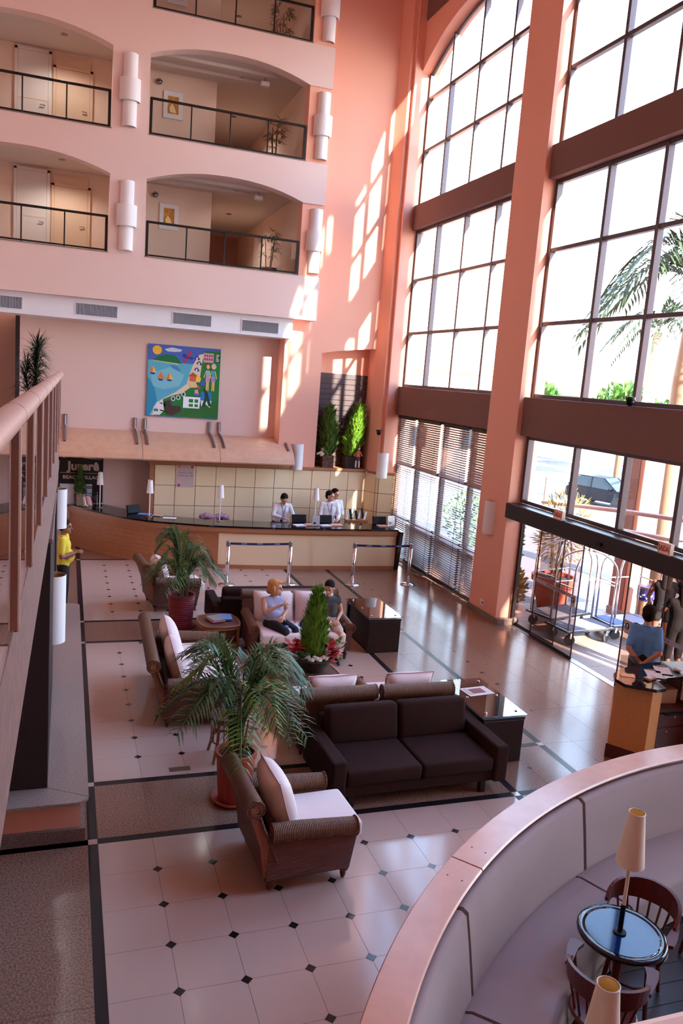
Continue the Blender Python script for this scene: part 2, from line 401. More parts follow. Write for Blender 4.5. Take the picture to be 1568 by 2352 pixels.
# granite bands between the tile fields
for ya, yb in ((SW, 1.086), (5.766, 6.771), (11.451, 13.3)):
    for k in range(9): slab('granite_slab', k*T, k*T+T, ya, yb, M['granite'])
for ya, yb in ((-6.0, 0.0), (SW, 1.086), (1.176, 5.676), (5.766, 6.771), (6.861, 11.361)):
    n = max(1, round((yb-ya)/1.0)); h = (yb-ya)/n
    for k in range(n):
        slab('granite_slab', 4.59, 5.05, ya+k*h, ya+(k+1)*h, M['granite']); slab('granite_slab', 5.05, 5.51, ya+k*h, ya+(k+1)*h, M['granite'])
for k in range(20):
    y = -6.0+k; slab('granite_slab', -0.85, -SW, y, y+1.0, M['granite']); slab('granite_slab', -1.9, -0.85, y, y+1.0, M['granite'])
yy = [-4.0+1.0*k for k in range(17)]
xx = [5.6, 6.05, 6.55, 7.05, 7.55, 8.04]
for y in yy:
    for a, b in zip(xx, xx[1:]): slab('granite_slab', a, b, y+0.12, y+1.12, M['granite'])
DS = dia_mesh('diamond_inlay', 0.036, M['dia'], True)
for k in range(17):
    piece('diamond_inlay', DS, 6.05, 1.62+0.494*k, 0.0006)
for x, y in ((6.05, 0.6), (5.05, 0.57), (6.52, 6.10), (5.05, 6.27)): piece('diamond_inlay', DS, x, y, 0.0006)
# floor sockets let into the middle field
for x, y in ((0.93, 1.30), (0.95, 5.62)): slab('floor_socket', x-0.12, x+0.12, y-0.05, y+0.05, M['diabr']).location.z = 0.002

# ------------------------------------------------------------------ walls of the window side
ZT = 14.6
def arch(y, y0, y1, zs, zc):
    u = (y-(y0+y1)/2)/((y1-y0)/2); return zs+(zc-zs)*max(0.0, 1-u*u)
BAYS = [(-6.2, -0.55), (0.6, 6.0), (7.1, 12.1)]
ZS, ZC = 11.95, 12.74
poly = [(13.2, ZT), (-12, ZT), (-12, ZS)]
for (a, b) in BAYS:
    n = 16
    for k in range(n+1):
        y = a+(b-a)*k/n; poly.append((y, arch(y, a, b, ZS, ZC)))
poly += [(13.2, ZS)]
struct(obj('wall_right', prism(NB(), poly, 7.65, 8.1, 'yz'), M['salmon']))
b1 = NB()
box(b1, 7.65, 7.86, 6.0, 7.1, 0.12, ZS+0.01); box(b1, 7.86, 8.08, 6.0, 6.62, 0.12, ZS+0.01)
struct(obj('pillar_right', b1, M['salmon']))
struct(obj('baseboard_right', rbox(NB(), (7.865, 6.5, 0.06), (0.47, 1.24, 0.125), 0.008), M['baseg']))
b1 = box(NB(), 7.65, 8.08, -0.55, 0.6, 0, ZS+0.01); box(b1, 7.65, 8.08, -12, -6.2, 0, ZS+0.01)
struct(obj('pillar_right', b1, M['salmon']))
# corner pier between back wall and first bay
cp = [(7.2, 12.5), (7.36, 12.16), (7.46, 12.16), (7.46, 12.05), (7.65, 12.05), (7.65, 12.1), (8.08, 12.1), (8.08, 13.3), (7.2, 13.3)]
struct(obj('pillar_corner', prism(NB(), cp, 2.12, ZT), M['salmon']))
# horizontal beams across the bays
for (a, b) in BAYS:
    for (z0, z1) in ((3.70, 4.42), (8.30, 8.88)):
        struct(obj('beam_right', rbox(NB(), (7.94, (a+b)/2, (z0+z1)/2), (0.40, b-a-0.004, z1-z0), 0.012), M['beam']))
# dark ceiling-height panel above the arches
struct(obj('trim_1', box(NB(), 7.62, 7.66, 9.9, 12.0, 13.1, 14.4), M['beam']))

# glazing: window_1 (blind bay), window_2 (entrance bay)
def glazing(name, ycols, x, bay, zrows_sets, vis=True):
    a, b = bay
    root = bpy.data.objects.new(name, None); C.objects.link(root); root.location = (x, a, 0); root['kind'] = 'structure'
    root.matrix_basis = Matrix.Translation((x, a, 0))
    for zr in zrows_sets:
        top = zr[-1]
        for i, y in enumerate(ycols):
            zt = min(top, arch(y, a, b, ZS, ZC)) if top > 10 else top
            obj('mullion', rbox(NB(), (x, y, (zr[0]+zt)/2), (0.12, 0.075, zt-zr[0]), 0.006, 1), M['frame'], root=root)
        for j, z in enumerate(zr):
            if z >= top and top > 10: continue
            for i in range(len(ycols)-1):
                y0, y1 = ycols[i], ycols[i+1]
                obj('transom', rbox(NB(), (x, (y0+y1)/2, z+(0.035 if j == 0 else (-0.035 if z == top else 0))), (0.10, y1-y0-0.075, 0.07), 0.006, 1), M['frame'], root=root)
        for j in range(len(zr)-1):
            for i in range(len(ycols)-1):
                y0, y1 = ycols[i]+0.03, ycols[i+1]-0.03
                z0, z1 = zr[j]+0.03, zr[j+1]-0.03
                bm = NB()
                if top > 10 and zr[j+1] == top:
                    pl = [(y0, z0), (y1, z0)]+[(y1+(y0-y1)*k/5, min(z1, arch(y1+(y0-y1)*k/5, a, b, ZS, ZC)+0.02)) for k in range(6)]
                    prism(bm, pl, x-0.003, x+0.003, 'yz')
                else: box(bm, x-0.003, x+0.003, y0, y1, z0, z1)
                obj('pane', bm, M['glass'], root=root)
    # arched head of the frame
    pts = [(x, a+(b-a)*k/20, arch(a+(b-a)*k/20, a, b, ZS, ZC)-0.03) for k in range(21)]
    obj('arched_head', tube(NB(), pts, 0.05, 6), M['frame'], root=root)
    return root
U1 = [4.42, 5.77, 7.08, 8.30]; U2 = [8.88, 10.18, 11.4, 12.9]
y1c = [12.06, 10.87, 9.45, 8.06, 6.68]; y2c = [5.95, 4.45, 3.12, 1.9, 0.64]
w1 = glazing('window_1', y1c[::-1], 7.93, (6.65, 12.1), [[0.03, 1.08, 2.45, 3.70], U1, U2])
w3 = glazing('window_3', [-6.15, -4.75, -3.4, -2.0, -0.6], 7.95, (-6.2, -0.55), [[0.03, 1.08, 2.45, 3.70], U1, U2])
w2 = glazing('window_2', y2c[::-1], 7.95, (0.6, 6.0), [[2.42, 3.70], U1, U2])

# ------------------------------------------------------------------ back wall, niche, tiled panel wall
b1 = NB()
box(b1, -1.41, 4.76, 13.1, 13.3, 0, 6.0)
struct(obj('wall_back', b1, M['pale']))
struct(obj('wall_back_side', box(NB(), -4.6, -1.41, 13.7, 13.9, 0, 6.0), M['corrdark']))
struct(obj('wall_back_return', box(NB(), -1.50, -1.405, 13.1, 13.75, 0, 5.4), M['mezzdark']))
# salmon wall with the niche
b1 = NB(); xs = [4.76, 5.75, 7.2]
prism(b1, [(4.76, 2.14), (5.75, 2.14), (5.75, 5.11), (6.2, 5.20), (6.7, 5.27), (7.2, 5.33), (7.2, ZT), (5.39, ZT), (5.39, 5.85), (4.76, 5.85)], 12.5, 12.95, 'xz')
struct(obj('wall_niche', b1, M['salmon']))
struct(obj('wall_niche_back', box(NB(), 4.76, 7.25, 12.96, 13.3, 2.14, 6), M['salmon']))
struct(obj('wall_pilaster_foot', box(NB(), 4.76, 7.2, 12.62, 13.3, 0, 2.12), M['salmon']))
# dark plank cladding in the niche
pk = thing('plank_cladding', 'dark horizontal timber boards lining the back of the salmon niche', 'cladding', (6.47, 12.96, 2.16))
for k in range(18):
    z0 = 2.16+k*0.1375; obj('plank', rbox(NB(), (6.475, 12.945, z0+0.0665), (1.44, 0.025, 0.13), 0.006, 1), M['plank'], root=pk)
# tiled laminate wall behind the counter
pw = struct(obj('wall_counter', box(NB(), 1.66, 7.2, 12.52, 12.61, 0, 2.13), M['joint']))
for i in range(11):
    for j in range(5):
        z1 = 2.11-j*0.5; z0 = max(0.02, z1-0.5)
        obj('panel', rbox(NB(), (1.70+i*0.5+0.25, 12.51, (z0+z1)/2), (0.488, 0.03, z1-z0-0.012), 0.003, 1), M['cream'], parent=pw)
pts2 = [(7.2, 12.5), (7.36, 12.14), (7.42, 12.10), (7.86, 11.98)]
for s in range(3):
    (xa, ya), (xb, yb) = pts2[s], pts2[s+1]
    L = math.hypot(xb-xa, yb-ya); an = math.atan2(yb-ya, xb-xa)
    for j in range(5):
        z1 = 2.11-j*0.5; z0 = max(0.02, z1-0.5)
        obj('panel', rbox(NB(), ((xa+xb)/2, (ya+yb)/2, (z0+z1)/2), (L-0.012, 0.03, z1-z0-0.012), 0.003, 1, (0, 0, an)), M['cream'], parent=pw)
obj('core', prism(NB(), [(7.2, 12.53), (7.37, 12.17), (7.43, 12.13), (7.86, 12.01), (7.86, 12.6), (7.2, 12.6)], 0, 2.1), M['joint'], parent=pw)
b1 = box(NB(), 1.55, 7.22, 12.46, 13.0, 2.12, 2.19); prism(b1, [(7.2, 12.46), (7.34, 12.1), (7.42, 12.06), (7.89, 11.94), (7.89, 12.5), (7.2, 12.5)], 2.12, 2.17)
box(b1, 1.58, 1.69, 12.47, 12.62, 0, 2.12); box(b1, 7.83, 7.89, 11.93, 12.02, 0, 2.12)
struct(obj('trim_2', b1, M['woodtrim']))
struct(obj('trim_3', box(NB(), 1.45, 5.0, 12.40, 12.64, 2.19, 2.32), M['woodtrim']))

# ------------------------------------------------------------------ gallery: facade with arched openings
ZB = 5.85; OPEN = [(-3.15, 0.46), (1.24, 4.86)]; ST = 2.58
sills = [6.88, 6.88+2.60, 6.88+5.17]
def facade_poly(ztop, zspr, zcr):
    pl = [(5.40, ztop), (-4.6, ztop), (-4.6, zspr)]
    for (a, b) in OPEN:
        for k in range(15):
            x = a+(b-a)*k/14; u = -1+2*k/14; pl.append((x, zspr+(zcr-zspr)*(1-abs(u)**2.2)))
    pl.append((5.40, zspr)); return pl
b1 = NB(); box(b1, -4.6, 5.40, 12.0, 12.32, ZB, sills[0])
for k in range(3):
    zt = sills[k+1] if k < 2 else ZT
    prism(b1, facade_poly(zt, sills[k]+1.67, sills[k]+1.98), 12.0, 12.32, 'xz')
struct(obj('wall_gallery', b1, M['pale']))
b1 = NB(); b2 = NB()
for k in range(3):
    z0, z1 = sills[k], sills[k]+1.67
    box(b1, -4.6, -3.15, 12.0, 12.32, z0, z1); box(b1, 0.46, 1.24, 12.0, 12.32, z0, z1)
    box(b2, 4.86, 5.40, 12.03, 12.40, z0, z1)
struct(obj('pillar_gallery', b1, M['pale'])); struct(obj('pillar_gallery_end', b2, M['salmon']))
struct(obj('wall_gallery_end', box(NB(), 5.30, 5.38, 12.36, 12.5, ZB, ZT), M['salmon']))
# white bulkhead with air vents under the gallery
struct(obj('bulkhead_back', box(NB(), -4.6, 4.85, 12.2, 13.1, 5.38, 5.86), M['white']))
for i, (xc, zc) in enumerate(((-1.77, 5.605), (0.25, 5.605), (2.40, 5.605), (4.04, 5.59))):
    nm = ['partly cut off by the picture edge', 'above the potted dracaena', 'above the child-like beach painting', 'nearest the salmon pilaster'][i]
    v = thing('air_vent', 'grey louvred air vent in the white bulkhead, '+nm, 'vent', (xc, 12.2, zc), 0, 'air vents of the bulkhead')
    f = NB()
    for (a, b, c_, d) in ((-0.47, 0.47, 0.125, 0.145), (-0.47, 0.47, -0.145, -0.125), (-0.47, -0.45, -0.125, 0.125), (0.45, 0.47, -0.125, 0.125)): box(f, xc+a, xc+b, 12.185, 12.2, zc+c_, zc+d)
    obj('vent_frame', f, M['white'], root=v); obj('backing', box(NB(), xc-0.45, xc+0.45, 12.196, 12.199, zc-0.125, zc+0.125), M['ventback'], root=v)
    f = NB()
    for k in range(30): obox(f, (xc-0.435+k*0.03, 12.191, zc), (0.016, 0.005, 0.25), (0, 0, 0.5))
    stuff(obj('louvre_blades', f, M['vent'], root=v))

# corridors behind the openings
CORR = NB(); CEIL = NB(); FLR = NB(); DARK = NB()
for k in range(3):
    zf = sills[k]-0.10; zc = sills[k]+2.0
    box(FLR, -4.6, 5.2, 12.32, 21, zf-0.14, zf)
    box(CEIL, -4.6, 2.95, 12.32, 14.1, zc, zc+0.12); box(CEIL, 2.95, 5.2, 12.32, 21, zc, zc+0.12)
    for yb in (12.75, 13.35): box(CEIL, 1.2, 4.2, yb, yb+0.10, zc-0.07, zc+0.01)
    box(CORR, -4.6, 3.02, 14.0, 14.15, zf, zc); box(CORR, 0.86, 0.96, 12.32, 14.0, zf, zc)
    box(CORR, 2.90, 3.015, 14.1, 20.5, zf, zc); box(CORR, 4.98, 5.2, 12.32, 20.5, zf, zc)
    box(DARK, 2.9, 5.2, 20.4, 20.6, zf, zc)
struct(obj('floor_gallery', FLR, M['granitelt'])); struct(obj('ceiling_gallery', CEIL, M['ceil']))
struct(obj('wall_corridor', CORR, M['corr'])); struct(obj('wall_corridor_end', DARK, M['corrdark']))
nd = 0
for k in range(3):
    zf = sills[k]-0.10
    for (x0, x1, m, h) in ((-1.55, -0.88, 'doorwhite', 1.98), (-0.72, 0.04, 'doorbeige', 1.72)):
        nd += 1
        d = struct(obj('door_%d' % nd, rbox(NB(), ((x0+x1)/2, 13.97, zf+h/2), (x1-x0, 0.05, h), 0.01), M[m]))
        f = NB(); box(f, x0-0.06, x0, 13.93, 14.0, zf, zf+h+0.05); box(f, x1, x1+0.06, 13.93, 14.0, zf, zf+h+0.05); box(f, x0-0.06, x1+0.06, 13.93, 14.0, zf+h, zf+h+0.06)
        obj('door_frame', f, M[m], parent=d)
        obj('handle', tube(NB(), [(x1-0.08, 13.94, zf+0.85), (x1-0.08, 13.90, zf+0.85), (x1-0.18, 13.90, zf+0.85)], 0.012), M['steel'], parent=d)
        if m == 'doorbeige': obj('fanlight', box(NB(), x0, x1, 13.95, 13.99, zf+h+0.06, zf+1.98), M[m], parent=d)
        else: obj('mid_joint', box(NB(), x0+0.02, x1-0.02, 13.94, 13.946, zf+0.95, zf+0.965), M['corr'], parent=d)
lv = ['lower', 'middle', 'top']
for k in range(3):
    zf = sills[k]-0.10
    # railing of each opening
    for oi, (a, b) in enumerate(OPEN):
        r = thing('gallery_railing', 'dark metal railing with glass infill, %s gallery floor, %s arch' % (lv[k], ['left', 'right'][oi]), 'railing', ((a+b)/2, 12.04, sills[k]), 0, 'gallery railings')
        z0, z1 = sills[k], sills[k]+0.79
        obj('top_rail', rbox(NB(), ((a+b)/2, 12.05, z1-0.02), (b-a-0.06, 0.05, 0.05), 0.008, 1), M['dkmetal'], root=r)
        obj('bottom_rail', rbox(NB(), ((a+b)/2, 12.05, z0+0.05), (b-a-0.06, 0.03, 0.035), 0.006, 1), M['dkmetal'], root=r)
        n = 4
        for i in range(n+1):
            x = a+0.05+(b-a-0.10)*i/n; wdt = 0.06 if i in (0, n) else 0.03
            obj('post', rbox(NB(), (x, 12.05, (z0+z1)/2), (wdt, 0.04, z1-z0), 0.006, 1), M['dkmetal'], root=r)
        for i in range(n):
            x0 = a+0.06+(b-a-0.10)*i/n; x1 = a+0.04+(b-a-0.10)*(i+1)/n
            obj('glass_panel', box(NB(), x0, x1, 12.048, 12.054, z0+0.07, z1-0.05), M['rglass'], root=r)
        obj('sill_strip', box(NB(), a, b, 11.985, 12.2, z0-0.005, z0+0.015), M['baseg'], root=r)
    # framed print, emergency light and wall box in the right corridor
    p = thing('framed_picture', 'orange sepia print in a white frame, %s floor corridor' % lv[k], 'picture', (1.97, 13.98, zf+1.37), 0, 'corridor pictures')
    obj('frame', rbox(NB(), (1.97, 13.975, zf+1.37), (0.47, 0.03, 0.62), 0.008), M['white'], root=p)
    obj('print', box(NB(), 1.84, 2.10, 13.955, 13.962, zf+1.17, zf+1.57), M['pic'], root=p)
    f = NB(); prism(f, [(1.9, zf+1.2), (2.05, zf+1.2), (2.0, zf+1.33), (1.94, zf+1.4), (1.88, zf+1.3)], 13.948, 13.954, 'xz')
    obj('print_figure', f, paint(244, 214, 160), root=p)
    o = thing('emergency_light', 'small grey bulkhead light beside the picture, %s floor' % lv[k], 'light', (1.62, 13.97, zf+1.85), 0, 'corridor bulkhead lights')
    obj('housing', lathe(NB(), [(0.0, 0), (0.07, 0), (0.07, 0.03), (0.04, 0.07), (0, 0.08)], 14), M['steel'], parent=o); o.children[0].rotation_euler = (PI/2, 0, 0)
    obj('guard', tube(NB(), [(1.55, 13.95, zf+1.85), (1.56, 13.88, zf+1.85), (1.68, 13.88, zf+1.85), (1.69, 13.95, zf+1.85)], 0.008, 6), M['dkmetal'], root=o)
    o = thing('projector_box', 'small white spotlight box under the ceiling, %s floor corridor' % lv[k], 'light', (4.0, 13.0, sills[k]+1.83), 0, 'ceiling spotlights')
    obj('housing', rbox(NB(), (4.0, 13.0, sills[k]+1.83), (0.2, 0.12, 0.11), 0.01), M['white'], root=o); obj('lens', rbox(NB(), (4.0, 12.93, sills[k]+1.82), (0.15, 0.02, 0.07), 0.006), M['lampwhite'], root=o)
    obj('stem', tube(NB(), [(4.0, 13.0, sills[k]+1.88), (4.0, 13.0, sills[k]+2.0)], 0.012, 6), M['steel'], root=o)
    for i, (dx, dy) in enumerate(((3.5, 13.4), (-0.55, 12.9), (3.9, 16.4))):  # third spot is an added fill light brightening the inner corridor
        o = thing('downlight', 'small recessed downlight in the %s gallery ceiling, %s arch' % (lv[k], ['right', 'left', 'inner right'][i]), 'light', (dx, dy, sills[k]+1.99), 0, 'gallery downlights')
        ld = bpy.data.lights.new('downlight_glow', 'SPOT'); lo = bpy.data.objects.new('downlight_glow', ld); C.objects.link(lo); lo.location = (0, 0, -0.03); lo.parent = o; ld.energy = 24.0; ld.spot_size = math.radians(150); ld.spot_blend = 0.6; ld.color = (1.0, 0.95, 0.9); ld.shadow_soft_size = 0.06
        obj('ring', lathe(NB(), [(0.05, -0.01), (0.075, -0.012), (0.08, 0.0)], 14, (dx, dy, sills[k]+2.0)), M['steel'], root=o); obj('reflector', lathe(NB(), [(0.0, 0.002), (0.05, -0.006)], 14, (dx, dy, sills[k]+2.0)), M['dkmetal'], root=o)

# double half-cylinder sconces between the arches
def sconce(x, y, z, label, big=True):
    s = thing('wall_sconce', label, 'wall lamp', (x, y, z), 0, 'white double half-cylinder sconces' if big else 'white half-cylinder sconces')
    def half(r, z0, z1, dy=0): 
        bm = lathe(NB(), [(r, z0), (r, z1)], 14, (x, y+dy, z), PI, 2*PI); lathe(bm, [(r-0.012, z1), (r-0.012, z0)], 14, (x, y+dy, z), PI, 2*PI)
        lathe(bm, [(r-0.012, z0), (r, z0)], 14, (x, y+dy, z), PI, 2*PI); lathe(bm, [(r, z1), (r-0.012, z1)], 14, (x, y+dy, z), PI, 2*PI); return bm
    if big:
        obj('inner_shade', half(0.15, -0.74, 0.74), M['lampwhite'], root=s, smooth=True); obj('outer_band', half(0.222, -0.23, 0.23), M['lampwhite'], root=s, smooth=True)
    else:
        obj('shade', half(0.15, -0.33, 0.33), M['lampwhite'], root=s, smooth=True)
    obj('back_plate', rbox(NB(), (x, y-0.01, z), (0.12, 0.02, 0.9 if big else 0.45), 0.004, 1), M['white'], root=s)
    return s
for k in range(3):
    if k < 2: sconce(0.83, 12.0, sills[k]+0.82, 'white double half-cylinder wall lamp on the pale pier between the arches, %s floor' % lv[k])
    sconce(5.22, 12.03, sills[k]+0.82, 'white double half-cylinder wall lamp at the salmon gallery end, %s floor' % lv[k])
sconce(5.27, 12.49, 2.45, 'white half-cylinder wall lamp at the right end of the plywood canopy', False)
sconce(7.46, 12.06, 2.36, 'white half-cylinder wall lamp on the salmon corner pier', False)
# sconce on the window pillar faces into the lobby
s = sconce(0, 0, 0, 'white half-cylinder wall lamp on the salmon window pillar', False); s.matrix_basis = Matrix.Translation((7.65, 6.57, 2.02)) @ Matrix.Rotation(-PI/2, 4, 'Z')

# left wall, roof: out of the frame, they close the hall
struct(obj('wall_front', box(NB(), -4.8, 8.1, -12.2, -12, 0, ZT), M['salmon']))
struct(obj('wall_left', box(NB(), -4.8, -4.6, -12, 13.9, 0, ZT), M['pale']))
struct(obj('ceiling', box(NB(), -4.8, 8.1, -12, 13.4, ZT, ZT+0.2), M['salmon']))
# ------------------------------------------------------------------ reception counter
def catmull(P, n=6):
    out = []
    for i in range(len(P)-1):
        p0 = Vector(P[max(i-1, 0)]); p1 = Vector(P[i]); p2 = Vector(P[i+1]); p3 = Vector(P[min(i+2, len(P)-1)])
        for k in range(n):
            t = k/n; out.append(0.5*((2*p1)+(-p0+p2)*t+(2*p0-5*p1+4*p2-p3)*t*t+(-p0+3*p1-3*p2+p3)*t**3))
    out.append(Vector(P[-1])); return out
base = [(7.28, 10.33), (5.6, 10.36), (4.3, 10.42), (2.99, 10.58), (2.24, 10.80), (1.5, 11.10), (0.90, 11.60), (0.36, 12.26), (-0.22, 12.98)]
cpth = catmull(base, 8)
def offset(path, d):
    out = []
    for i, p in enumerate(path):
        t = (path[min(i+1, len(path)-1)]-path[max(i-1, 0)]).normalized(); out.append(Vector((p.x-t.y*d, p.y+t.x*d)))
    return out     # d>0 goes to the lobby side
def ribbon(bm, path, d0, d1, z0, z1):
    a = offset(path, d0); b = offset(path, d1)
    R_ = [[bm.verts.new((p.x, p.y, z)) for p in q] for q, z in ((a, z0), (b, z0), (b, z1), (a, z1))]
    n = len(path)
    for i in range(n-1):
        for k in range(4): bm.faces.new((R_[k][i], R_[k][i+1], R_[(k+1) % 4][i+1], R_[(k+1) % 4][i]))
    bm.faces.new([r[0] for r in R_]); bm.faces.new([r[-1] for r in R_][::-1]); return bm
ct = thing('reception_counter', 'long curved reception counter with black stone top and cream and wood panelled front', 'counter', (3.5, 10.8, 0))
obj('countertop', ribbon(NB(), cpth, 0.13, -0.62, 0.975, 1.015), M['blackstone'], root=ct)
obj('top_moulding', ribbon(NB(), cpth, 0.10, 0.0, 0.87, 0.973), M['woodtrim'], root=ct)
obj('lower_moulding', ribbon(NB(), cpth, 0.06, 0.0, 0.83, 0.87), M['woodtrim'], root=ct)
obj('plinth', ribbon(NB(), cpth, 0.03, -0.02, 0.0, 0.09), M['woodtrim'], root=ct)
obj('core', ribbon(NB(), cpth, 0.0, -0.05, 0.0, 0.97), M['joint'], root=ct)
obj('work_shelf', ribbon(NB(), cpth, -0.05, -0.60, 0.70, 0.73), M['woodtrim'], root=ct)
for (i0, i1) in ((0, 12), (12, 24)):
    obj('cream_panel', ribbon(NB(), cpth[i0:i1+1], 0.022, 0.0, 0.092, 0.828), M['cream'], root=ct)
seg = [(24, 32), (32, 44), (44, 56), (56, 64)]
for (i0, i1) in seg:
    for j in range(7):
        z0 = 0.092+j*0.105; obj('board', ribbon(NB(), cpth[i0:i1+1], 0.022, 0.0, z0, z0+0.102), M['wood'], root=ct)
obj('end_panel', prism(NB(), [(10.12, 0.97), (10.95, 0.97), (10.9, 0.0), (10.28, 0.0)], 7.30, 7.38, 'yz'), M['espresso'], root=ct)

# ------------------------------------------------------------------ plywood canopy with steel brackets
def cprof(n=8):
    P = []
    for k in range(n+1):
        a = math.radians(8+74*k/n); P.append((13.08-1.12*(math.sin(a)-math.sin(math.radians(8)))/(math.sin(math.radians(82))-math.sin(math.radians(8))), 2.30+0.56*(math.cos(a)-math.cos(math.radians(82)))/(math.cos(math.radians(8))-math.cos(math.radians(82)))))
    return P
cpf = cprof()
ca = thing('canopy', 'curved plywood canopy over the reception counter on steel brackets', 'canopy', (2.0, 13.1, 2.86))
for (xa, xb) in ((-4.3, -2.36), (-2.35, -0.51), (-0.50, 1.355), (1.365, 3.195), (3.205, 5.07)):
    top = cpf; bot = [(y+0.01, z-0.03) for y, z in cpf]
    obj('panel', prism(NB(), top+bot[::-1], xa, xb, 'yz'), M['canopy'], root=ca)
for x in (-2.5, -2.2, -0.62, -0.38, 1.24, 1.48, 3.08, 3.32, 4.95):
    f = NB(); pts = [(x, 13.07, 3.16), (x, 13.06, 2.90)]+[(x, y, z+0.03) for y, z in cpf[1:6]]
    tube(f, pts, [0.03]*len(pts), 8); box(f, x-0.04, x+0.04, 13.05, 13.1, 2.95, 3.18)
    obj('bracket', f, M['steel'], root=ca)

# ------------------------------------------------------------------ painting
pa = thing('beach_painting', 'colourful child-like beach painting on an unframed canvas above the canopy', 'painting', (2.38, 13.1, 4.12))
PX0, PX1, PZ0, PZ1 = 1.50, 3.27, 3.25, 5.0
obj('canvas', rbox(NB(), ((PX0+PX1)/2, 13.075, (PZ0+PZ1)/2), (PX1-PX0, 0.05, PZ1-PZ0), 0.006, 1), paint(60, 130, 180), root=pa)
lay = [0]
art = []
def A(poly, col):
    """poly in canvas units 0..100 from the upper left corner"""
    lay[0] += 1; art.append(([(PX0+u/100*(PX1-PX0), PZ1-v/100*(PZ1-PZ0)) for u, v in poly], col, 13.0495-lay[0]*0.00016))
def circ(u, v, r, n=14, ry=None): return [(u+r*math.cos(2*PI*k/n), v+(ry or r)*math.sin(2*PI*k/n)) for k in range(n)]
A([(0,0),(100,0),(100,24),(0,24)], (74,104,186)); A([(0,22),(62,24),(58,40),(56,52),(38,66),(18,78),(8,99),(0,99)], (92,176,200))
A([(0,45),(10,60),(14,78),(4,99),(0,99)], (44,142,178)); A([(4,42),(30,30),(50,40),(44,56),(22,62),(8,58)], (126,194,208))
A([(62,24),(70,10),(78,8),(74,40),(64,56),(48,66),(30,74),(16,84),(10,99),(6,99),(10,86),(20,76),(40,64),(54,52),(58,36)], (232,208,178))
A([(78,4),(100,4),(100,99),(14,99),(26,84),(22,76),(34,70),(48,66),(58,58),(66,52),(72,44),(74,22)], (30,124,52))
A([(30,99),(50,90),(100,72),(100,99)], (40,108,40)); A(circ(12,8,6.3,16), (250,190,50))
A([(22,6),(32,3),(46,5),(44,8),(36,9),(26,9)], (214,220,236)); A([(6,22),(14,16),(24,13),(36,14),(42,19),(46,25)], (20,112,62)); A([(4,22),(46,25),(40,26),(8,23)], (226,206,120))
for u, v in ((6,36),(17,44),(29,44)):
    A([(u-3,v+3),(u+5,v+4),(u+3,v+6),(u-1,v+6)], (30,60,140)); A([(u-4,v+3),(u+1,v-7),(u+1,v+3)], (236,120,50)); A([(u+1,v-6),(u+6,v+3),(u+1,v+3)], (246,196,60) if u != 17 else (236,120,50))
A([(30,28),(36,27),(42,30),(46,36),(40,34),(33,31)], (84,128,196)); A([(48,10),(56,13),(62,15),(60,18),(50,16),(46,14)], (60,54,150)); A([(52,14),(58,5),(60,6),(56,15)], (206,44,60)); A([(51,16),(54,17),(50,24),(48,23)], (206,44,60))
for u, v in ((67,15),(70,22),(67,31)): A([(u-4,v+1),(u-2,v-2),(u+1,v-3),(u+4,v+1),(u+3,v+3)], (62,58,150)); A([(u-1,v-1),(u+1,v-1),(u+1,v+2),(u-1,v+2)], (236,236,246))
A([(76,7),(90,7),(90,20),(76,20)], (220,160,170)); 
for i in range(4):
    for j in range(2): A([(77+i*3.2,9+j*5),(79+i*3.2,9+j*5),(79+i*3.2,12+j*5),(77+i*3.2,12+j*5)], (120,60,110))
A([(93,7),(99,7),(99,19),(93,19)], (36,52,36))
for j in range(5): A([(93.5,8+j*2.2),(98.5-(j % 3),8+j*2.2),(98.5-(j % 3),9.2+j*2.2),(93.5,9.2+j*2.2)], (220,226,216))
for u, hair, top, bot in ((83,(130,60,50),(150,190,210),(206,150,200)), (91,(190,190,220),(60,170,170),(160,140,210))):
    A([(u-2,42),(u+2,42),(u+2,60),(u+0.4,60),(u,46),(u-0.6,60),(u-2,60)], (240,196,120)); A([(u-2.6,31),(u+2.6,31),(u+2.4,40),(u-2.4,40)], top); A([(u-2.6,39),(u+2.6,39),(u+3,47),(u-3,47)], bot)
    A(circ(u,25,3.6,12,4.2), hair); A(circ(u,26,2.3,12,3.2), (240,196,120)); A([(u-2.6,31),(u-2,32),(u-5,42),(u-6,41)], (240,196,120)); A([(u+2.6,31),(u+5,42),(u+4,43),(u+2,33)], (240,196,120))
A([(56,41),(62,35),(70,41)], (168,90,60)); A([(58,41),(67,41),(67,48),(58,48)], (220,100,60)); A([(68,38),(74,43),(72,49),(66,47)], (246,206,80)); A([(73,46),(79,46),(79,53),(73,53)], (60,90,190))
A([(57,50),(66,50),(72,56),(60,57)], (238,196,140)); A(circ(71,56,2.5), (190,70,90)); A(circ(66,65,2.2), (120,100,190)); A(circ(70,66,2.2), (120,100,190)); A([(65,60),(70,59),(71,65),(66,64)], (230,170,130))
A([(50,70),(74,70),(73,86),(50,86)], (246,244,248)); A([(58,73),(64,73),(64,78),(58,78)], (30,124,52)); A([(66,73),(71,73),(71,78),(66,78)], (30,124,52)); A([(58,80),(64,80),(64,84),(58,84)], (30,124,52)); A([(66,80),(71,80),(71,84),(66,84)], (30,124,52))
A([(74,62),(82,60),(90,64),(90,74),(74,74)], (40,120,190)); A([(74,74),(90,74),(88,84),(80,78),(76,84)], (224,230,230)); A([(78,56),(84,62),(86,70),(90,82),(86,82),(83,74),(80,82),(76,84),(80,70)], (24,66,40))
for u, v in ((36,74),(43,72),(50,67)): A(circ(u,v,3.2,8,3.6), (220,226,222)); A(circ(u,v,1.8,7,2.4), (24,66,40))
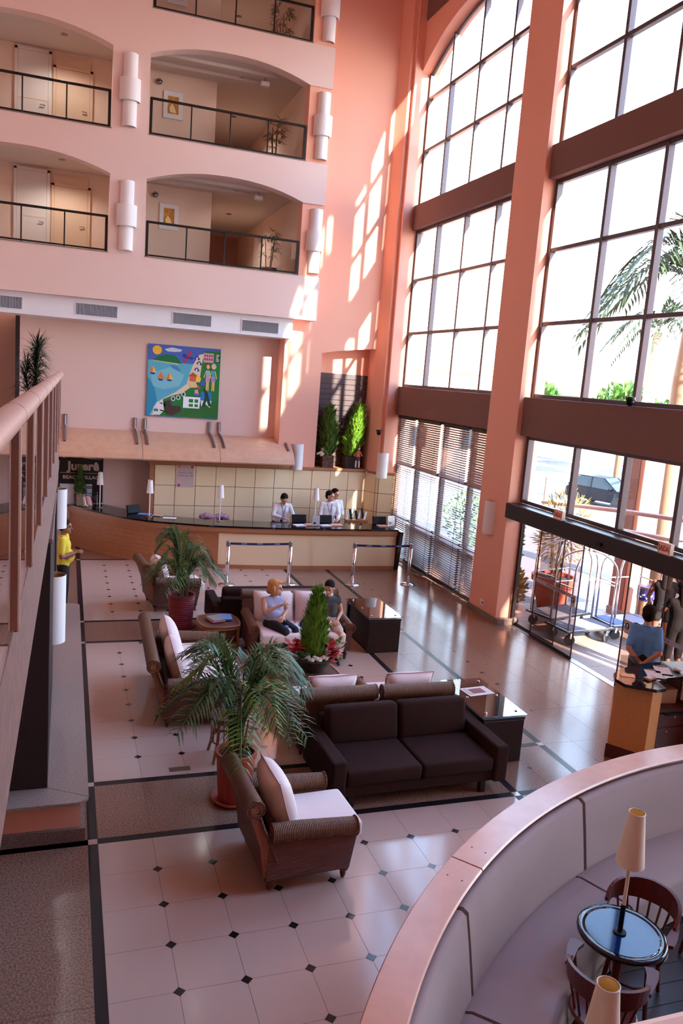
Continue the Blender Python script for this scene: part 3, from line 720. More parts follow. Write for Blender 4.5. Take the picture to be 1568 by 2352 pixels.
A([(26,78),(32,76),(34,84),(46,84),(48,90),(36,98),(28,96),(26,88)], (72,46,44)); A([(14,80),(22,76),(24,92),(18,98),(8,98),(10,88)], (232,228,224)); A([(16,80),(22,81),(21,83)], (30,26,30)); A([(18,90),(26,92),(26,94),(19,92)], (30,26,30))
A([(13+3.6*math.sin(k*PI/5)*(1 if k % 2 == 0 else 0.42), 91-3.6*math.cos(k*PI/5)*(1 if k % 2 == 0 else 0.42)) for k in range(10)], (40,150,170))
f = NB(); cols = []
for pl, col, y in art:
    if paint(*col) not in cols: cols.append(paint(*col))
    fc = f.faces.new([f.verts.new((x, y, z)) for x, z in pl]); fc.material_index = cols.index(paint(*col))
bmesh.ops.triangulate(f, faces=f.faces)
obj('painted_picture', f, cols, root=pa)

# ------------------------------------------------------------------ sign board and check-in notice
sg = thing('sign_board', 'tall black sign board with pale starfish and lettering on the back wall', 'sign', (0.0, 13.08, 0.0))
obj('board', rbox(NB(), (-0.03, 13.075, 1.83), (1.10, 0.03, 1.58), 0.004, 1), M['signblack'], root=sg)
text('lettering', 'Jurerê', 0.29, M['silver'], (0.06, 13.04, 1.93), (PI/2, 0, 0), root=sg, bold=0.011)
text('lettering', 'BEACH VILLAGE', 0.115, M['silver'], (0.04, 13.04, 1.66), (PI/2, 0, 0), root=sg, xs=1.1, bold=0.003)
f = NB(); tube(f, [(-0.42+0.9*k/14, 13.04, 2.14+0.025*math.sin(k/14*PI*1.6)-0.0*k) for k in range(15)], 0.010, 5); obj('wave_line', f, M['silver'], root=sg)
obj('rule', box(NB(), -0.48, 0.5, 13.038, 13.044, 1.765, 1.775), M['silver'], root=sg)
f = NB(); prism(f, [(-0.12+0.13*math.sin(k*PI/5+0.2)*(1 if k % 2 == 0 else 0.36), 2.26+0.13*math.cos(k*PI/5+0.2)*(1 if k % 2 == 0 else 0.36)) for k in range(10)], 13.036, 13.046, 'xz'); obj('starfish', f, M['silver'], root=sg)
pp = obj('photo_print', box(NB(), -0.48, 0.27, 13.036, 13.044, 0.95, 1.50), paint(176, 186, 204), root=sg)
f = NB(); prism(f, [(-0.06,0.98),(0.24,0.98),(0.22,1.17),(0.14,1.24),(0.05,1.24),(-0.03,1.17)], 13.030, 13.036, 'xz'); obj('printed_shirt', f, paint(52, 118, 196), parent=pp, root=sg)
f = NB(); prism(f, circ(0.095, 1.32, 0.06, 14, 0.08), 13.028, 13.036, 'xz'); obj('printed_head', f, paint(110, 76, 60), parent=pp, root=sg)
f = NB(); prism(f, [(-0.06,1.40),(0.27,1.38),(0.27,1.46),(-0.06,1.46)], 13.031, 13.036, 'xz'); obj('printed_roof', f, paint(120, 100, 110), parent=pp, root=sg)
f = NB(); prism(f, [(-0.46,1.0),(-0.15,1.0),(-0.15,1.48),(-0.46,1.48)], 13.031, 13.036, 'xz'); obj('printed_notice', f, paint(214, 216, 226), parent=pp, root=sg)
nt_ = thing('check_in_notice', 'mauve check-in notice sheet with red flowers on the cream panels', 'notice', (2.44, 12.49, 1.86))
obj('sheet', box(NB(), 2.23, 2.65, 12.485, 12.493, 1.57, 2.14), paint(206, 178, 178), root=nt_)
for s_, z in (('Check in: 15h', 1.93), ('Check out: 12h', 1.86)): text('lettering', s_, 0.062, paint(96, 76, 90), (2.44, 12.484, z), (PI/2, 0, 0), root=nt_, depth=0.0008)
for z in (1.78, 1.73, 1.68): text('lettering', '~ ~ ~~ ~~~ ~', 0.03, paint(140, 116, 124), (2.46, 12.484, z), (PI/2, 0, 0), root=nt_, depth=0.0008)
for (x, z, c_) in ((2.29, 2.09, (214,110,60)), (2.60, 2.08, (180,50,60)), (2.29, 1.62, (180,40,56))):
    f = NB(); prism(f, [(x+0.045*(1 if k % 2 == 0 else 0.55)*math.cos(k*PI/5), z+0.045*(1 if k % 2 == 0 else 0.55)*math.sin(k*PI/5)) for k in range(10)], 12.482, 12.486, 'xz'); obj('printed_flower', f, paint(*c_), root=nt_)
f = NB(); tube(f, [(2.33, 12.484, 2.08), (2.42, 12.484, 2.06), (2.54, 12.484, 2.08)], 0.004, 4); obj('printed_stem', f, paint(214, 110, 60), root=nt_)

# ------------------------------------------------------------------ things on the counter
def cone_lamp(x, y, z, h, label, group, sh=(0.052, 0.082, 0.30), base=True, shade='lampwhite', dark=0.0):
    l = thing('table_lamp', label, 'lamp', (x, y, z), 0, group)
    obj('foot', lathe(NB(), [(0.0, 0), (0.075, 0), (0.075, 0.012), (0.018, 0.02)] if not dark else [(0.0, 0), (0.045, 0), (0.045, 0.008), (0.018, 0.014)], 18, (x, y, z)), M['black'] if dark else M['steel'], root=l)
    obj('pole', lathe(NB(), [(0.013, 0.015), (0.013, h-sh[2]*0.6)], 10, (x, y, z)), M['lampwhite'] if dark == 0 else M['lampcream'], root=l)
    if dark: obj('pole_sleeve', lathe(NB(), [(0.0175, 0.015), (0.0175, dark), (0.012, dark)], 10, (x, y, z)), M['black'], root=l)
    r1, r0, hs = sh
    s_ = obj('shade', lathe(NB(), [(r0, h-hs), (r1, h)], 22, (x, y, z), cap=False), M[shade], root=l, smooth=True)
    obj('lining', lathe(NB(), [(r0-0.004, h-hs+0.003), (r1-0.004, h-0.004)], 22, (x, y, z), cap=False), M['lampin'], root=l, parent=s_, smooth=True)
    bm = NB(); tube(bm, [(x+r1*math.cos(a*PI/10), y+r1*math.sin(a*PI/10), z+h) for a in range(21)], 0.003, 4); obj('rim', bm, M['lampwhite'], root=l, parent=s_)
    return l
CZ = 1.015
for x, y, nm in ((0.44, 12.52, 'beside the brochure holder'), (1.50, 11.42, 'at the curve of the counter'), (3.06, 10.98, 'in front of the pink floral jacket'), (5.36, 10.93, 'between the two standing receptionists')):
    cone_lamp(x, y, CZ, 0.86, 'slim lamp with white cone shade on the counter, '+nm, 'counter lamps')
for x, y, nm, an in ((1.18, 11.85, 'left end of the counter', 0.5), (4.98, 10.95, 'left of the middle lamp pole', 0.0), (5.62, 10.93, 'right of the middle lamp pole', 0.0), (7.02, 10.85, 'right end of the counter', 0.0)):
    t = thing('monitor', 'black monitor seen from behind, '+nm, 'monitor', (x, y, CZ), an, 'counter monitors')
    obj('back_shell', rbox(NB(), (0, 0, 0.10), (0.36, 0.05, 0.2), 0.012, 2, (-0.3, 0, 0)), M['black'], parent=t); obj('foot', rbox(NB(), (0, 0.02, 0.005), (0.18, 0.12, 0.01), 0.004, 1), M['black'], parent=t)
    obj('stand', rbox(NB(), (0, 0.03, 0.05), (0.05, 0.03, 0.10), 0.004, 1), M['black'], parent=t); obj('screen', obox(NB(), (0, 0.024, 0.108), (0.33, 0.006, 0.17), (-0.3, 0, 0)), M['screen'], parent=t)
def paperstack(x, y, z, w_, d_, n, m, name, label, cat, rz=0.0, grp=None):
    t = thing(name, label, cat, (x, y, z), rz, grp)
    for k in range(n): obj('sheet', rbox(NB(), (rnd.uniform(-.006, .006), rnd.uniform(-.006, .006), 0.003+k*0.006), (w_, d_, 0.005), 0.001, 1, (0, 0, rnd.uniform(-.06, .06))), m, parent=t)
    return t
for x, nm in ((5.02, 'in front of the left middle monitor'), (5.66, 'in front of the right middle monitor')):
    paperstack(x-0.12, 10.60, CZ, 0.26, 0.2, 3, M['paper'], 'paper_stack', 'small stack of white forms '+nm, 'papers', 0.2, 'white forms on the counter')
    paperstack(x+0.18, 10.66, CZ, 0.28, 0.2, 4, M['pinkpaper'], 'folder', 'salmon paper folders '+nm, 'folder', 0.0, 'salmon folders on the counter')
paperstack(7.02, 10.62, CZ, 0.26, 0.18, 4, M['pinkpaper'], 'folder', 'salmon paper folders at the right end of the counter', 'folder', 0.0, 'salmon folders on the counter')
paperstack(1.42, 11.7, CZ, 0.3, 0.2, 3, M['bluepaper'], 'brochure_pile', 'light blue brochures by the left monitor on the counter', 'brochures', -0.3)
paperstack(1.70, 11.56, CZ, 0.22, 0.16, 3, M['pinkpaper'], 'folder', 'salmon folder lying beside the blue brochures', 'folder', -0.5, 'salmon folders on the counter')
paperstack(1.95, 11.26, CZ, 0.3, 0.2, 2, M['paper'], 'paper_stack', 'white sheets lying right of the counter lamp at the curve', 'papers', -0.2, 'white forms on the counter')
for x, y, nm in ((5.28, 10.55, 'by the foot of the middle lamp'), (7.26, 10.65, 'at the window end')):
    t = thing('sign_holder', 'acrylic holder with a white card on the counter, '+nm, 'card holder', (x, y, CZ), 0.0, 'acrylic card holders')
    obj('card', rbox(NB(), (0, 0.01, 0.13), (0.19, 0.006, 0.25), 0.002, 1, (-0.15, 0, 0)), M['paper'], parent=t); obj('holder', rbox(NB(), (0, -0.002, 0.13), (0.21, 0.006, 0.27), 0.002, 1, (-0.15, 0, 0)), M['clear'], parent=t); obj('foot', rbox(NB(), (0, 0.03, 0.004), (0.21, 0.1, 0.006), 0.002, 1), M['clear'], parent=t)
    obj('printed_block', rbox(NB(), (-0.03, -0.003, 0.07), (0.06, 0.003, 0.035), 0.001, 1, (-0.15, 0, 0)), M['black'], parent=t)
t = thing('brochure_holder', 'clear acrylic tray of brochures at the far left of the counter', 'brochure holder', (0.16, 12.72, CZ), 0.7)
for a in (-0.2, 0.2): obj('side_panel', box(NB(), a-0.004, a+0.004, -0.12, 0.14, 0, 0.32), M['clear'], parent=t)
obj('tray', box(NB(), -0.2, 0.2, -0.12, 0.14, 0, 0.008), M['clear'], parent=t)
f = NB(); tube(f, [(-0.2, -0.12, 0), (-0.2, -0.12, 0.33), (0.2, -0.12, 0.33), (0.2, -0.12, 0)], 0.008, 6); obj('frame', f, M['chrome'], parent=t)
for k in range(6): obj('brochure', rbox(NB(), (-0.12+0.05*k, -0.06+0.02*k, 0.12), (0.14, 0.012, 0.22), 0.002, 1, (-0.5, 0.5-0.05*k, 0.2)), [M['pinkpaper'], M['paper'], paint(190, 60, 60)][k % 3], parent=t)

# ------------------------------------------------------------------ queue barriers
def stanchion(x, y, label, tape_to=None):
    s = thing('queue_post', label, 'queue post', (x, y, 0), 0, 'chrome queue posts')
    obj('base', lathe(NB(), [(0.0, 0), (0.17, 0), (0.17, 0.015), (0.10, 0.035), (0.04, 0.045)], 24, (x, y, 0)), M['chrome'], root=s, smooth=True)
    obj('post', lathe(NB(), [(0.042, 0.04), (0.042, 0.86)], 16, (x, y, 0)), M['chrome'], root=s, smooth=True)
    obj('head', lathe(NB(), [(0.046, 0.85), (0.046, 0.94), (0.03, 0.955), (0, 0.955)], 16, (x, y, 0)), M['steel'], root=s)
    if tape_to:
        x1, y1 = tape_to; f = NB(); N_ = 10
        a = [f.verts.new((x+0.03+(x1-x-0.06)*k/N_, y+(y1-y)*k/N_-0.0, 0.925-0.012*math.sin(PI*k/N_))) for k in range(N_+1)]; b = [f.verts.new((v.co.x, v.co.y, v.co.z-0.05)) for v in a]
        for k in range(N_): f.faces.new((a[k], a[k+1], b[k+1], b[k]))
        bt = obj('belt', f, M['navy'], root=s)
        for q in (0.25, 0.5, 0.78):
            xx_ = x+(x1-x)*q; obj('belt_print', box(NB(), xx_-0.06, xx_+0.06, y+(y1-y)*q-0.004, y+(y1-y)*q-0.002, 0.885, 0.905), paint(150, 150, 200), root=s, parent=bt)
    return s
stanchion(2.92, 9.10, 'chrome queue post carrying a navy belt, nearest the tall potted palm', (4.28, 9.08)); stanchion(4.28, 9.08, 'chrome queue post at the right end of the belt behind the seated woman')
stanchion(5.72, 8.97, 'chrome queue post carrying the navy belt nearest the window', (7.05, 8.91)); stanchion(7.05, 8.91, 'chrome queue post nearest the venetian blinds')
# ------------------------------------------------------------------ rattan seating
def rattan_seat(label, W, loc, rz, ncush, group, name='rattan_armchair', cat='armchair', D=0.92, backlean=0.16, bh=0.92, loose=None):
    """faces local +x; origin on the floor under its middle"""
    t = thing(name, label, cat, loc, rz, group); h = W/2
    x0, x1 = -D/2, D/2
    f = NB()                                                             # woven base box, slightly flared
    prism(f, [(x0+0.02, 0.14), (x1-0.08, 0.14), (x1-0.04, 0.34), (x0-0.02, 0.34)], -h+0.10, h-0.10, 'xz')
    obj('seat_base', f, M['rattanz'], parent=t)
    for s in (-1, 1):
        y = s*(h-0.09); f = NB()
        prism(f, [(x0, 0.14), (x1-0.10, 0.14), (x1-0.04, 0.50), (x0+0.02, 0.56)], y-0.05, y+0.05, 'xz')
        a = obj('arm_panel', f, M['rattanz'], parent=t)
        f = NB(); tube(f, [(x0+0.04, y+s*0.01, 0.57), (x0+0.3, y+s*0.01, 0.565), (x1-0.06, y+s*0.015, 0.535)], [0.085, 0.085, 0.078], 16)
        obj('arm_roll', f, M['rattanx'], parent=t, smooth=False); smooth_by_angle(t.children[-1])
        f = NB()
        for r_ in (0.083, 0.055, 0.028): tube(f, [(x1-0.052, y+s*0.015+r_*math.cos(q*PI/8), 0.535+r_*math.sin(q*PI/8)) for q in range(17)], 0.008, 5)
        stuff(obj('scroll_coil', f, M['rattanz'], parent=a))
    # leaning back with a rolled head and braided edges
    prof = [(x0+0.10, 0.30), (x0+0.02, 0.50), (x0-0.06, 0.70), (x0-0.11, bh-0.06), (x0-0.20, bh-0.10), (x0-0.14, 0.68), (x0-0.07, 0.48), (x0-0.02, 0.16)]
    f = NB(); prism(f, prof, -h+0.05, h-0.05, 'xz'); bk = obj('backrest', f, M['rattan'], parent=t)
    f = NB(); tube(f, [(x0-0.135, -h+0.03, bh-0.085), (x0-0.135, h-0.03, bh-0.085)], 0.085, 18); o = obj('back_roll', f, M['rattany'], parent=t); smooth_by_angle(o)
    for s in (-1, 1):
        f = NB(); tube(f, [(p[0]-0.005, s*(h-0.045), p[1]) for p in prof[:4]], 0.014, 6); obj('braided_edge', f, M['rattanz'], parent=bk)
        f = NB()
        for r_ in (0.082, 0.05): tube(f, [(x0-0.135+r_*math.cos(q*PI/8), s*(h-0.03), bh-0.085+r_*math.sin(q*PI/8)) for q in range(17)], 0.009, 5)
        stuff(obj('end_coil', f, M['rattanz'], parent=bk))
    # turned feet
    for fx, fy in ((x1-0.12, h-0.12), (x1-0.12, -h+0.12), (x0+0.06, h-0.12), (x0+0.06, -h+0.12)):
        f = lathe(NB(), [(0.0, 0), (0.014, 0), (0.022, 0.02), (0.03, 0.05), (0.024, 0.065), (0.045, 0.085), (0.05, 0.105), (0.042, 0.12), (0.05, 0.145)], 14, (fx, fy, 0)); obj('leg', f, M['turned'], parent=t, smooth=True)
    # seat cushions and back cushions
    n = ncush; cw = (W-0.34)/n
    for i in range(n):
        yc = -h+0.17+cw*(i+0.5)
        obj('seat_cushion', rbox(NB(), (0.115, yc, 0.415), (D-0.08, cw-0.008, 0.165), 0.04, 3), M['cushion'], parent=t, smooth=True)
        mx = Matrix.Translation((x0+0.20, yc, 0.70)) @ Euler((0, PI/2-0.30, 0)).to_matrix().to_4x4()
        cz = obj('back_cushion', pillow(NB(), 0.54, cw*0.98, 0.26, mx), M['cushion'], parent=t, smooth=True)
        obj('cushion_piping', pillow_seam(NB(), 0.54, cw*0.98, mx), M['piping'], parent=cz)
    return t
rattan_seat('woven rattan armchair with white cushions standing alone nearest the camera', 0.98, (1.77, -0.62, 0), 0.05, 1, 'rattan armchairs', D=0.88)
rattan_seat('long rattan sofa at the left with two slumped white cushions, seen from its end', 2.05, (1.38, 3.30, 0), -0.03, 2, 'rattan sofas', 'rattan_sofa', 'sofa', D=1.0)
rattan_seat('rattan sofa with two white cushions on which the two guests sit', 1.72, (3.27, 4.86, 0), -PI/2-0.04, 2, 'rattan sofas', 'rattan_sofa', 'sofa', D=0.95)
rattan_seat('rattan armchair back to back with the left half of the front dark sofa', 0.98, (2.75, 1.80, 0), PI/2, 1, 'rattan armchairs')
rattan_seat('rattan armchair back to back with the right half of the front dark sofa', 0.98, (3.76, 1.77, 0), PI/2-0.03, 1, 'rattan armchairs')
rattan_seat('rattan armchair half hidden behind the palm in the red pot', 0.98, (1.62, 7.72, 0), 0.1, 1, 'rattan armchairs')

# ------------------------------------------------------------------ dark fabric sofas (face local -y)
def dark_sofa(label, loc, rz, W=2.12, D=1.0):
    t = thing('fabric_sofa', label, 'sofa', loc, rz, 'dark fabric sofas'); h = W/2
    obj('frame', rbox(NB(), (0, 0.0, 0.205), (W-0.12, D-0.10, 0.13), 0.015), M['darkfab'], parent=t)
    for s in (-1, 1): obj('arm', rbox(NB(), (s*(h-0.085), 0.0, 0.355), (0.17, D, 0.43), 0.03, 3), M['darkfab'], parent=t, smooth=False)
    obj('back_frame', rbox(NB(), (0, D/2-0.08, 0.42), (W-0.30, 0.16, 0.56), 0.03, 3, (-0.06, 0, 0)), M['darkfab'], parent=t)
    cw = (W-0.34)/2
    for s in (-1, 1):
        obj('seat_cushion', rbox(NB(), (s*cw/2, -0.07, 0.355), (cw-0.008, D-0.16, 0.17), 0.04, 3), M['darkfab'], parent=t, smooth=True)
        obj('back_cushion', rbox(NB(), (s*cw/2, D/2-0.20, 0.62), (cw-0.01, 0.19, 0.44), 0.06, 3, (-0.20, 0, 0)), M['darkfab'], parent=t, smooth=True)
    for x, y in ((h-0.26, -D/2+0.1), (-h+0.26, -D/2+0.1), (h-0.26, D/2-0.1), (-h+0.26, D/2-0.1)): obj('leg', rbox(NB(), (x, y, 0.07), (0.07, 0.07, 0.14), 0.006, 1), M['espresso'], parent=t)
    return t
dark_sofa('dark brown fabric sofa in the foreground facing the camera', (3.36, 0.57, 0), 0.02)
dark_sofa('dark brown fabric sofa behind the rattan sofa, facing the reception', (3.10, 6.22, 0), PI-0.03, 2.1)

# ------------------------------------------------------------------ dark side tables with glass tops
def glass_table(label, x0, x1, y0, y1, zt):
    t = thing('glass_side_table', label, 'table', ((x0+x1)/2, (y0+y1)/2, 0), 0, 'glass topped side tables')
    cx, cy = (x0+x1)/2, (y0+y1)/2
    for y in (y0+0.03, y1-0.03): obj('end_panel', rbox(NB(), (cx, y, (zt-0.06)/2), (x1-x0-0.02, 0.06, zt-0.06), 0.004, 1), M['espresso'], root=t)
    for x in (x0+0.05, x1-0.05): obj('long_panel', rbox(NB(), (x, cy, (zt+0.0)/2-0.03), (0.03, y1-y0-0.14, zt-0.1), 0.004, 1), M['espresso'], root=t)
    obj('top_board', rbox(NB(), (cx, cy, zt-0.045), (x1-x0, y1-y0, 0.035), 0.004, 1), M['espresso'], root=t)
    for x in (x0+0.08, x1-0.08):
        for y in (y0+0.10, cy, y1-0.10): obj('standoff', lathe(NB(), [(0.018, zt-0.028), (0.018, zt+0.014), (0.012, zt+0.02), (0, zt+0.021)], 12, (x, y, 0)), M['chrome'], root=t)
    obj('glass_top', rbox(NB(), (cx, cy, zt+0.004), (x1-x0+0.03, y1-y0+0.03, 0.010), 0.002, 1), M['tglass'], root=t)
    return t
glass_table('dark side table with glass top beside the guests sofa', 4.46, 5.05, 4.68, 5.82, 0.61)
glass_table('dark side table with glass top carrying a leaflet, beside the front dark sofa', 4.45, 5.03, 0.75, 1.92, 0.61)
t = thing('leaflet', 'open printed leaflet lying on the glass table beside the front sofa', 'leaflet', (4.76, 1.50, 0.6205), 0.1)
obj('page', box(NB(), -0.19, 0.19, -0.13, 0.13, 0, 0.004), M['paper'], parent=t); obj('printed_photo', box(NB(), -0.10, 0.10, -0.07, 0.08, 0.004, 0.0046), paint(150, 90, 80), parent=t); obj('printed_map', box(NB(), -0.17, -0.11, -0.1, 0.1, 0.004, 0.0046), paint(200, 190, 170), parent=t)

# ------------------------------------------------------------------ rattan tables
def bowed(w_, d_, bow=0.06, n=6):
    P = []
    for (a, b, nx, ny) in (((-w_, -d_), (w_, -d_), 0, -1), ((w_, -d_), (w_, d_), 1, 0), ((w_, d_), (-w_, d_), 0, 1), ((-w_, d_), (-w_, -d_), -1, 0)):
        for k in range(n):
            s = k/n; q = bow*4*s*(1-s); P.append((a[0]+(b[0]-a[0])*s+nx*q, a[1]+(b[1]-a[1])*s+ny*q))
    return P
def rattan_table(label, loc, rz, w_, d_, z, group=None, mesh_side=True):
    t = thing('rattan_table', label, 'table', loc, rz, group)
    P = bowed(w_/2, d_/2)
    obj('tabletop', prism(NB(), [(x*0.96, y*0.96) for x, y in P], z-0.04, z-0.004), M['rattan'], parent=t)
    f = NB(); tube(f, [(x, y, z-0.012) for x, y in P]+[(P[0][0], P[0][1], z-0.012)], 0.018, 8); tube(f, [(x*1.0, y*1.0, z-0.05) for x, y in P]+[(P[0][0], P[0][1], z-0.05)], 0.018, 8); obj('rim', f, M['cane'], parent=t)
    f = NB()
    for s in (1, 0.86, 0.72): 
        pass
    prism(f, [(x*0.93, y*0.93) for x, y in P], z*0.42, z-0.05); obj('woven_skirt', f, M['rattanz'], parent=t)
    f = NB(); tube(f, [(x*0.96, y*0.96, z*0.42) for x, y in P]+[(P[0][0]*0.96, P[0][1]*0.96, z*0.42)], 0.015, 8); obj('lower_hoop', f, M['cane'], parent=t)
    for sx in (-1, 1):
        for sy in (-1, 1):
            f = NB(); tube(f, [(sx*w_/2*0.95, sy*d_/2*0.95, z-0.05), (sx*w_/2*0.97, sy*d_/2*0.97, 0.12), (sx*w_/2*1.02, sy*d_/2*1.02, 0.0)], 0.024, 8); obj('leg', f, M['cane'], parent=t)
    return t
rattan_table('bowed rattan side table with magazines between palm pot and guests sofa', (2.03, 5.15, 0), 0.05, 0.54, 0.60, 0.50, 'rattan tables')
rattan_table('bowed rattan coffee table carrying the conifer and poinsettia basket', (2.86, 2.99, 0), 0.12, 0.74, 1.10, 0.45, 'rattan tables')
for i, (dx, dy, rz, cols, nm) in enumerate(((1.97, 5.12, 0.25, ((176, 60, 70), (200, 190, 190), (150, 140, 130)), 'thick magazine pile with a grey cover'), (2.14, 5.22, -0.15, ((90, 120, 180), (110, 150, 200)), 'blue-covered magazine pile'))):
    t = thing('magazine_pile', nm+' on the rattan side table', 'magazines', (dx, dy, 0.505), rz, 'magazines on the rattan side table')
    for k, c_ in enumerate(cols): obj('magazine', rbox(NB(), (0.005*k, 0, 0.008+0.017*k), (0.22, 0.28, 0.016), 0.002, 1, (0, 0, 0.05*k)), paint(*c_), parent=t)
# bamboo stand behind the front palm
t = thing('bamboo_stool', 'slender bent-cane stool behind the front palm pot', 'stool', (1.50, 1.52, 0))
obj('seat', lathe(NB(), [(0, 0.50), (0.21, 0.50), (0.22, 0.515), (0.21, 0.53), (0, 0.53)], 24), M['rattan'], parent=t)
for k in range(4):
    a = PI/4+k*PI/2; f = NB(); tube(f, [(0.18*math.cos(a), 0.18*math.sin(a), 0.50), (0.19*math.cos(a), 0.19*math.sin(a), 0.25), (0.26*math.cos(a), 0.26*math.sin(a), 0.0)], 0.018, 8); obj('leg', f, M['cane'], parent=t)
f = NB()
for z in (0.47, 0.40, 0.22): tube(f, [(0.19*math.cos(q*PI/12), 0.19*math.sin(q*PI/12), z) for q in range(25)], 0.011, 6)
obj('hoops', f, M['cane'], parent=t)
for k in range(16):
    a = k*PI/8; f = NB(); tube(f, [(0.19*math.cos(a), 0.19*math.sin(a), 0.40), (0.19*math.cos(a), 0.19*math.sin(a), 0.22)], 0.007, 5); obj('spindle', f, M['cane'], parent=t)

# ------------------------------------------------------------------ plants
def frond_bm(base, az, L, rise, droop, nl=26, lw=0.0105, ll=0.30, seed=0, vs=0.9):
    """arching pinnate frond starting at base"""
    r = random.Random(seed); bm = NB(); P = []
    d = Vector((math.cos(az), math.sin(az), 0)); side = Vector((-math.sin(az), math.cos(az), 0))
    n = 14
    for k in range(n+1):
        s = k/n; P.append(Vector(base)+d*(L*(0.08*s+0.92*s**1.7))+Vector((0, 0, rise*math.sin(min(s*1.35, 1)*PI/2)-droop*max(0, s-0.42)**2/0.34)))
    tube(bm, P, [0.011*(1-0.8*k/n)+0.002 for k in range(n+1)], 5)
    for k in range(nl):
        s = 0.24+0.76*(k+0.5)/nl; i = min(int(s*n), n-1); p = P[i].lerp(P[i+1], s*n-i); tg = (P[min(i+1, n)]-P[i]).normalized()
        l = ll*(0.55+0.6*math.sin(PI*min(1, (s-0.1)*1.0)))*(1.0 if s < 0.9 else 0.7)
        for sg_ in (-1, 1):
            out = (side*sg_*0.85+tg*(0.55+0.3*s)+Vector((0, 0, vs*0.5*r.uniform(0.3, 1)))).normalized()
            up = out.cross(tg).normalized() if out.cross(tg).length > 0.01 else Vector((0, 0, 1))
            wv = tg.cross(up).normalized() if False else out.cross(Vector((0, 0, 1))).normalized()
            q0 = p; q1 = p+out*l*0.5+Vector((0, 0, 0.01)); q2 = p+out*l+Vector((0, 0, -l*0.30*r.uniform(0.3, 1.6)))
            hw = lw*r.uniform(0.8, 1.15)
            v = [bm.verts.new(q0+wv*hw*0.4), bm.verts.new(q0-wv*hw*0.4), bm.verts.new(q1+wv*hw), bm.verts.new(q1-wv*hw), bm.verts.new(q2)]
            bm.faces.new((v[0], v[1], v[3], v[2])); bm.faces.new((v[2], v[3], v[4]))
    return bm
def palm(label, x, y, pot, n, hmin, hmax, Lr, z0, seed, sector=None, cat='plant', stems=7):
    r = random.Random(seed)
    t = thing('potted_palm', label, 'plant', (x, y, 0), 0, None)
    pot(t)
    for k in range(stems):
        a = r.uniform(0, 2*PI); q = r.uniform(0.01, 0.09); f = NB()
        tube(f, [(q*math.cos(a), q*math.sin(a), z0-0.03), (1.2*q*math.cos(a), 1.2*q*math.sin(a), z0+0.18), (1.5*q*math.cos(a), 1.5*q*math.sin(a), z0+r.uniform(0.32, 0.5))], [0.016, 0.014, 0.009], 7); obj('stem', f, M['stem'], parent=t)
    for k in range(n):
        a = 2*PI*k/n*1.0+r.uniform(-0.25, 0.25); up = r.random()
        h = hmin+(hmax-hmin)*up; L = Lr*(1.08-0.62*up)*r.uniform(0.8, 1.12)
        obj('frond', frond_bm((0.05*math.cos(a), 0.05*math.sin(a), z0+0.15), a, L, h, 0.55*(1-up)*h+0.16, seed=seed*100+k, nl=27, ll=0.27), M['leaf'] if r.random() < 0.8 else M['leaflit'], parent=t)
    return t
def pot_terra(t):
    obj('saucer', lathe(NB(), [(0, 0), (0.21, 0), (0.25, 0.05), (0.235, 0.055), (0.20, 0.02), (0, 0.02)], 28), M['terra'], parent=t, smooth=True)
    obj('pot', lathe(NB(), [(0.0, 0.02), (0.17, 0.02), (0.205, 0.50), (0.22, 0.51), (0.22, 0.56), (0.195, 0.56), (0.19, 0.50), (0, 0.50)], 28), M['terra'], parent=t)
    obj('soil', lathe(NB(), [(0, 0.515), (0.19, 0.51)], 18), M['soil'], parent=t)
def pot_red(t):
    pr = [(0.0, 0.0), (0.19, 0.0)]
    for k in range(16): z = 0.02+k*0.035; pr += [(0.195+0.002*k, z), (0.203+0.002*k, z+0.012), (0.195+0.002*k, z+0.026)]
    pr += [(0.235, 0.585), (0.235, 0.60), (0.21, 0.60), (0.205, 0.54), (0, 0.54)]
    obj('pot', lathe(NB(), pr, 30), M['redpot'], parent=t)
    obj('saucer', lathe(NB(), [(0.2, 0.0), (0.245, 0.0), (0.255, 0.03), (0.2, 0.012)], 28), M['redpot'], parent=t)
    obj('soil', lathe(NB(), [(0, 0.555), (0.205, 0.55)], 18), M['soil'], parent=t)
palm('areca palm in a terracotta pot behind the nearest rattan armchair', 1.40, 0.55, pot_terra, 26, 0.45, 1.10, 1.08, 0.52, 3)
palm('areca palm in a ribbed red pot near the reception', 1.60, 6.38, pot_red, 20, 0.45, 1.05, 0.75, 0.55, 11)

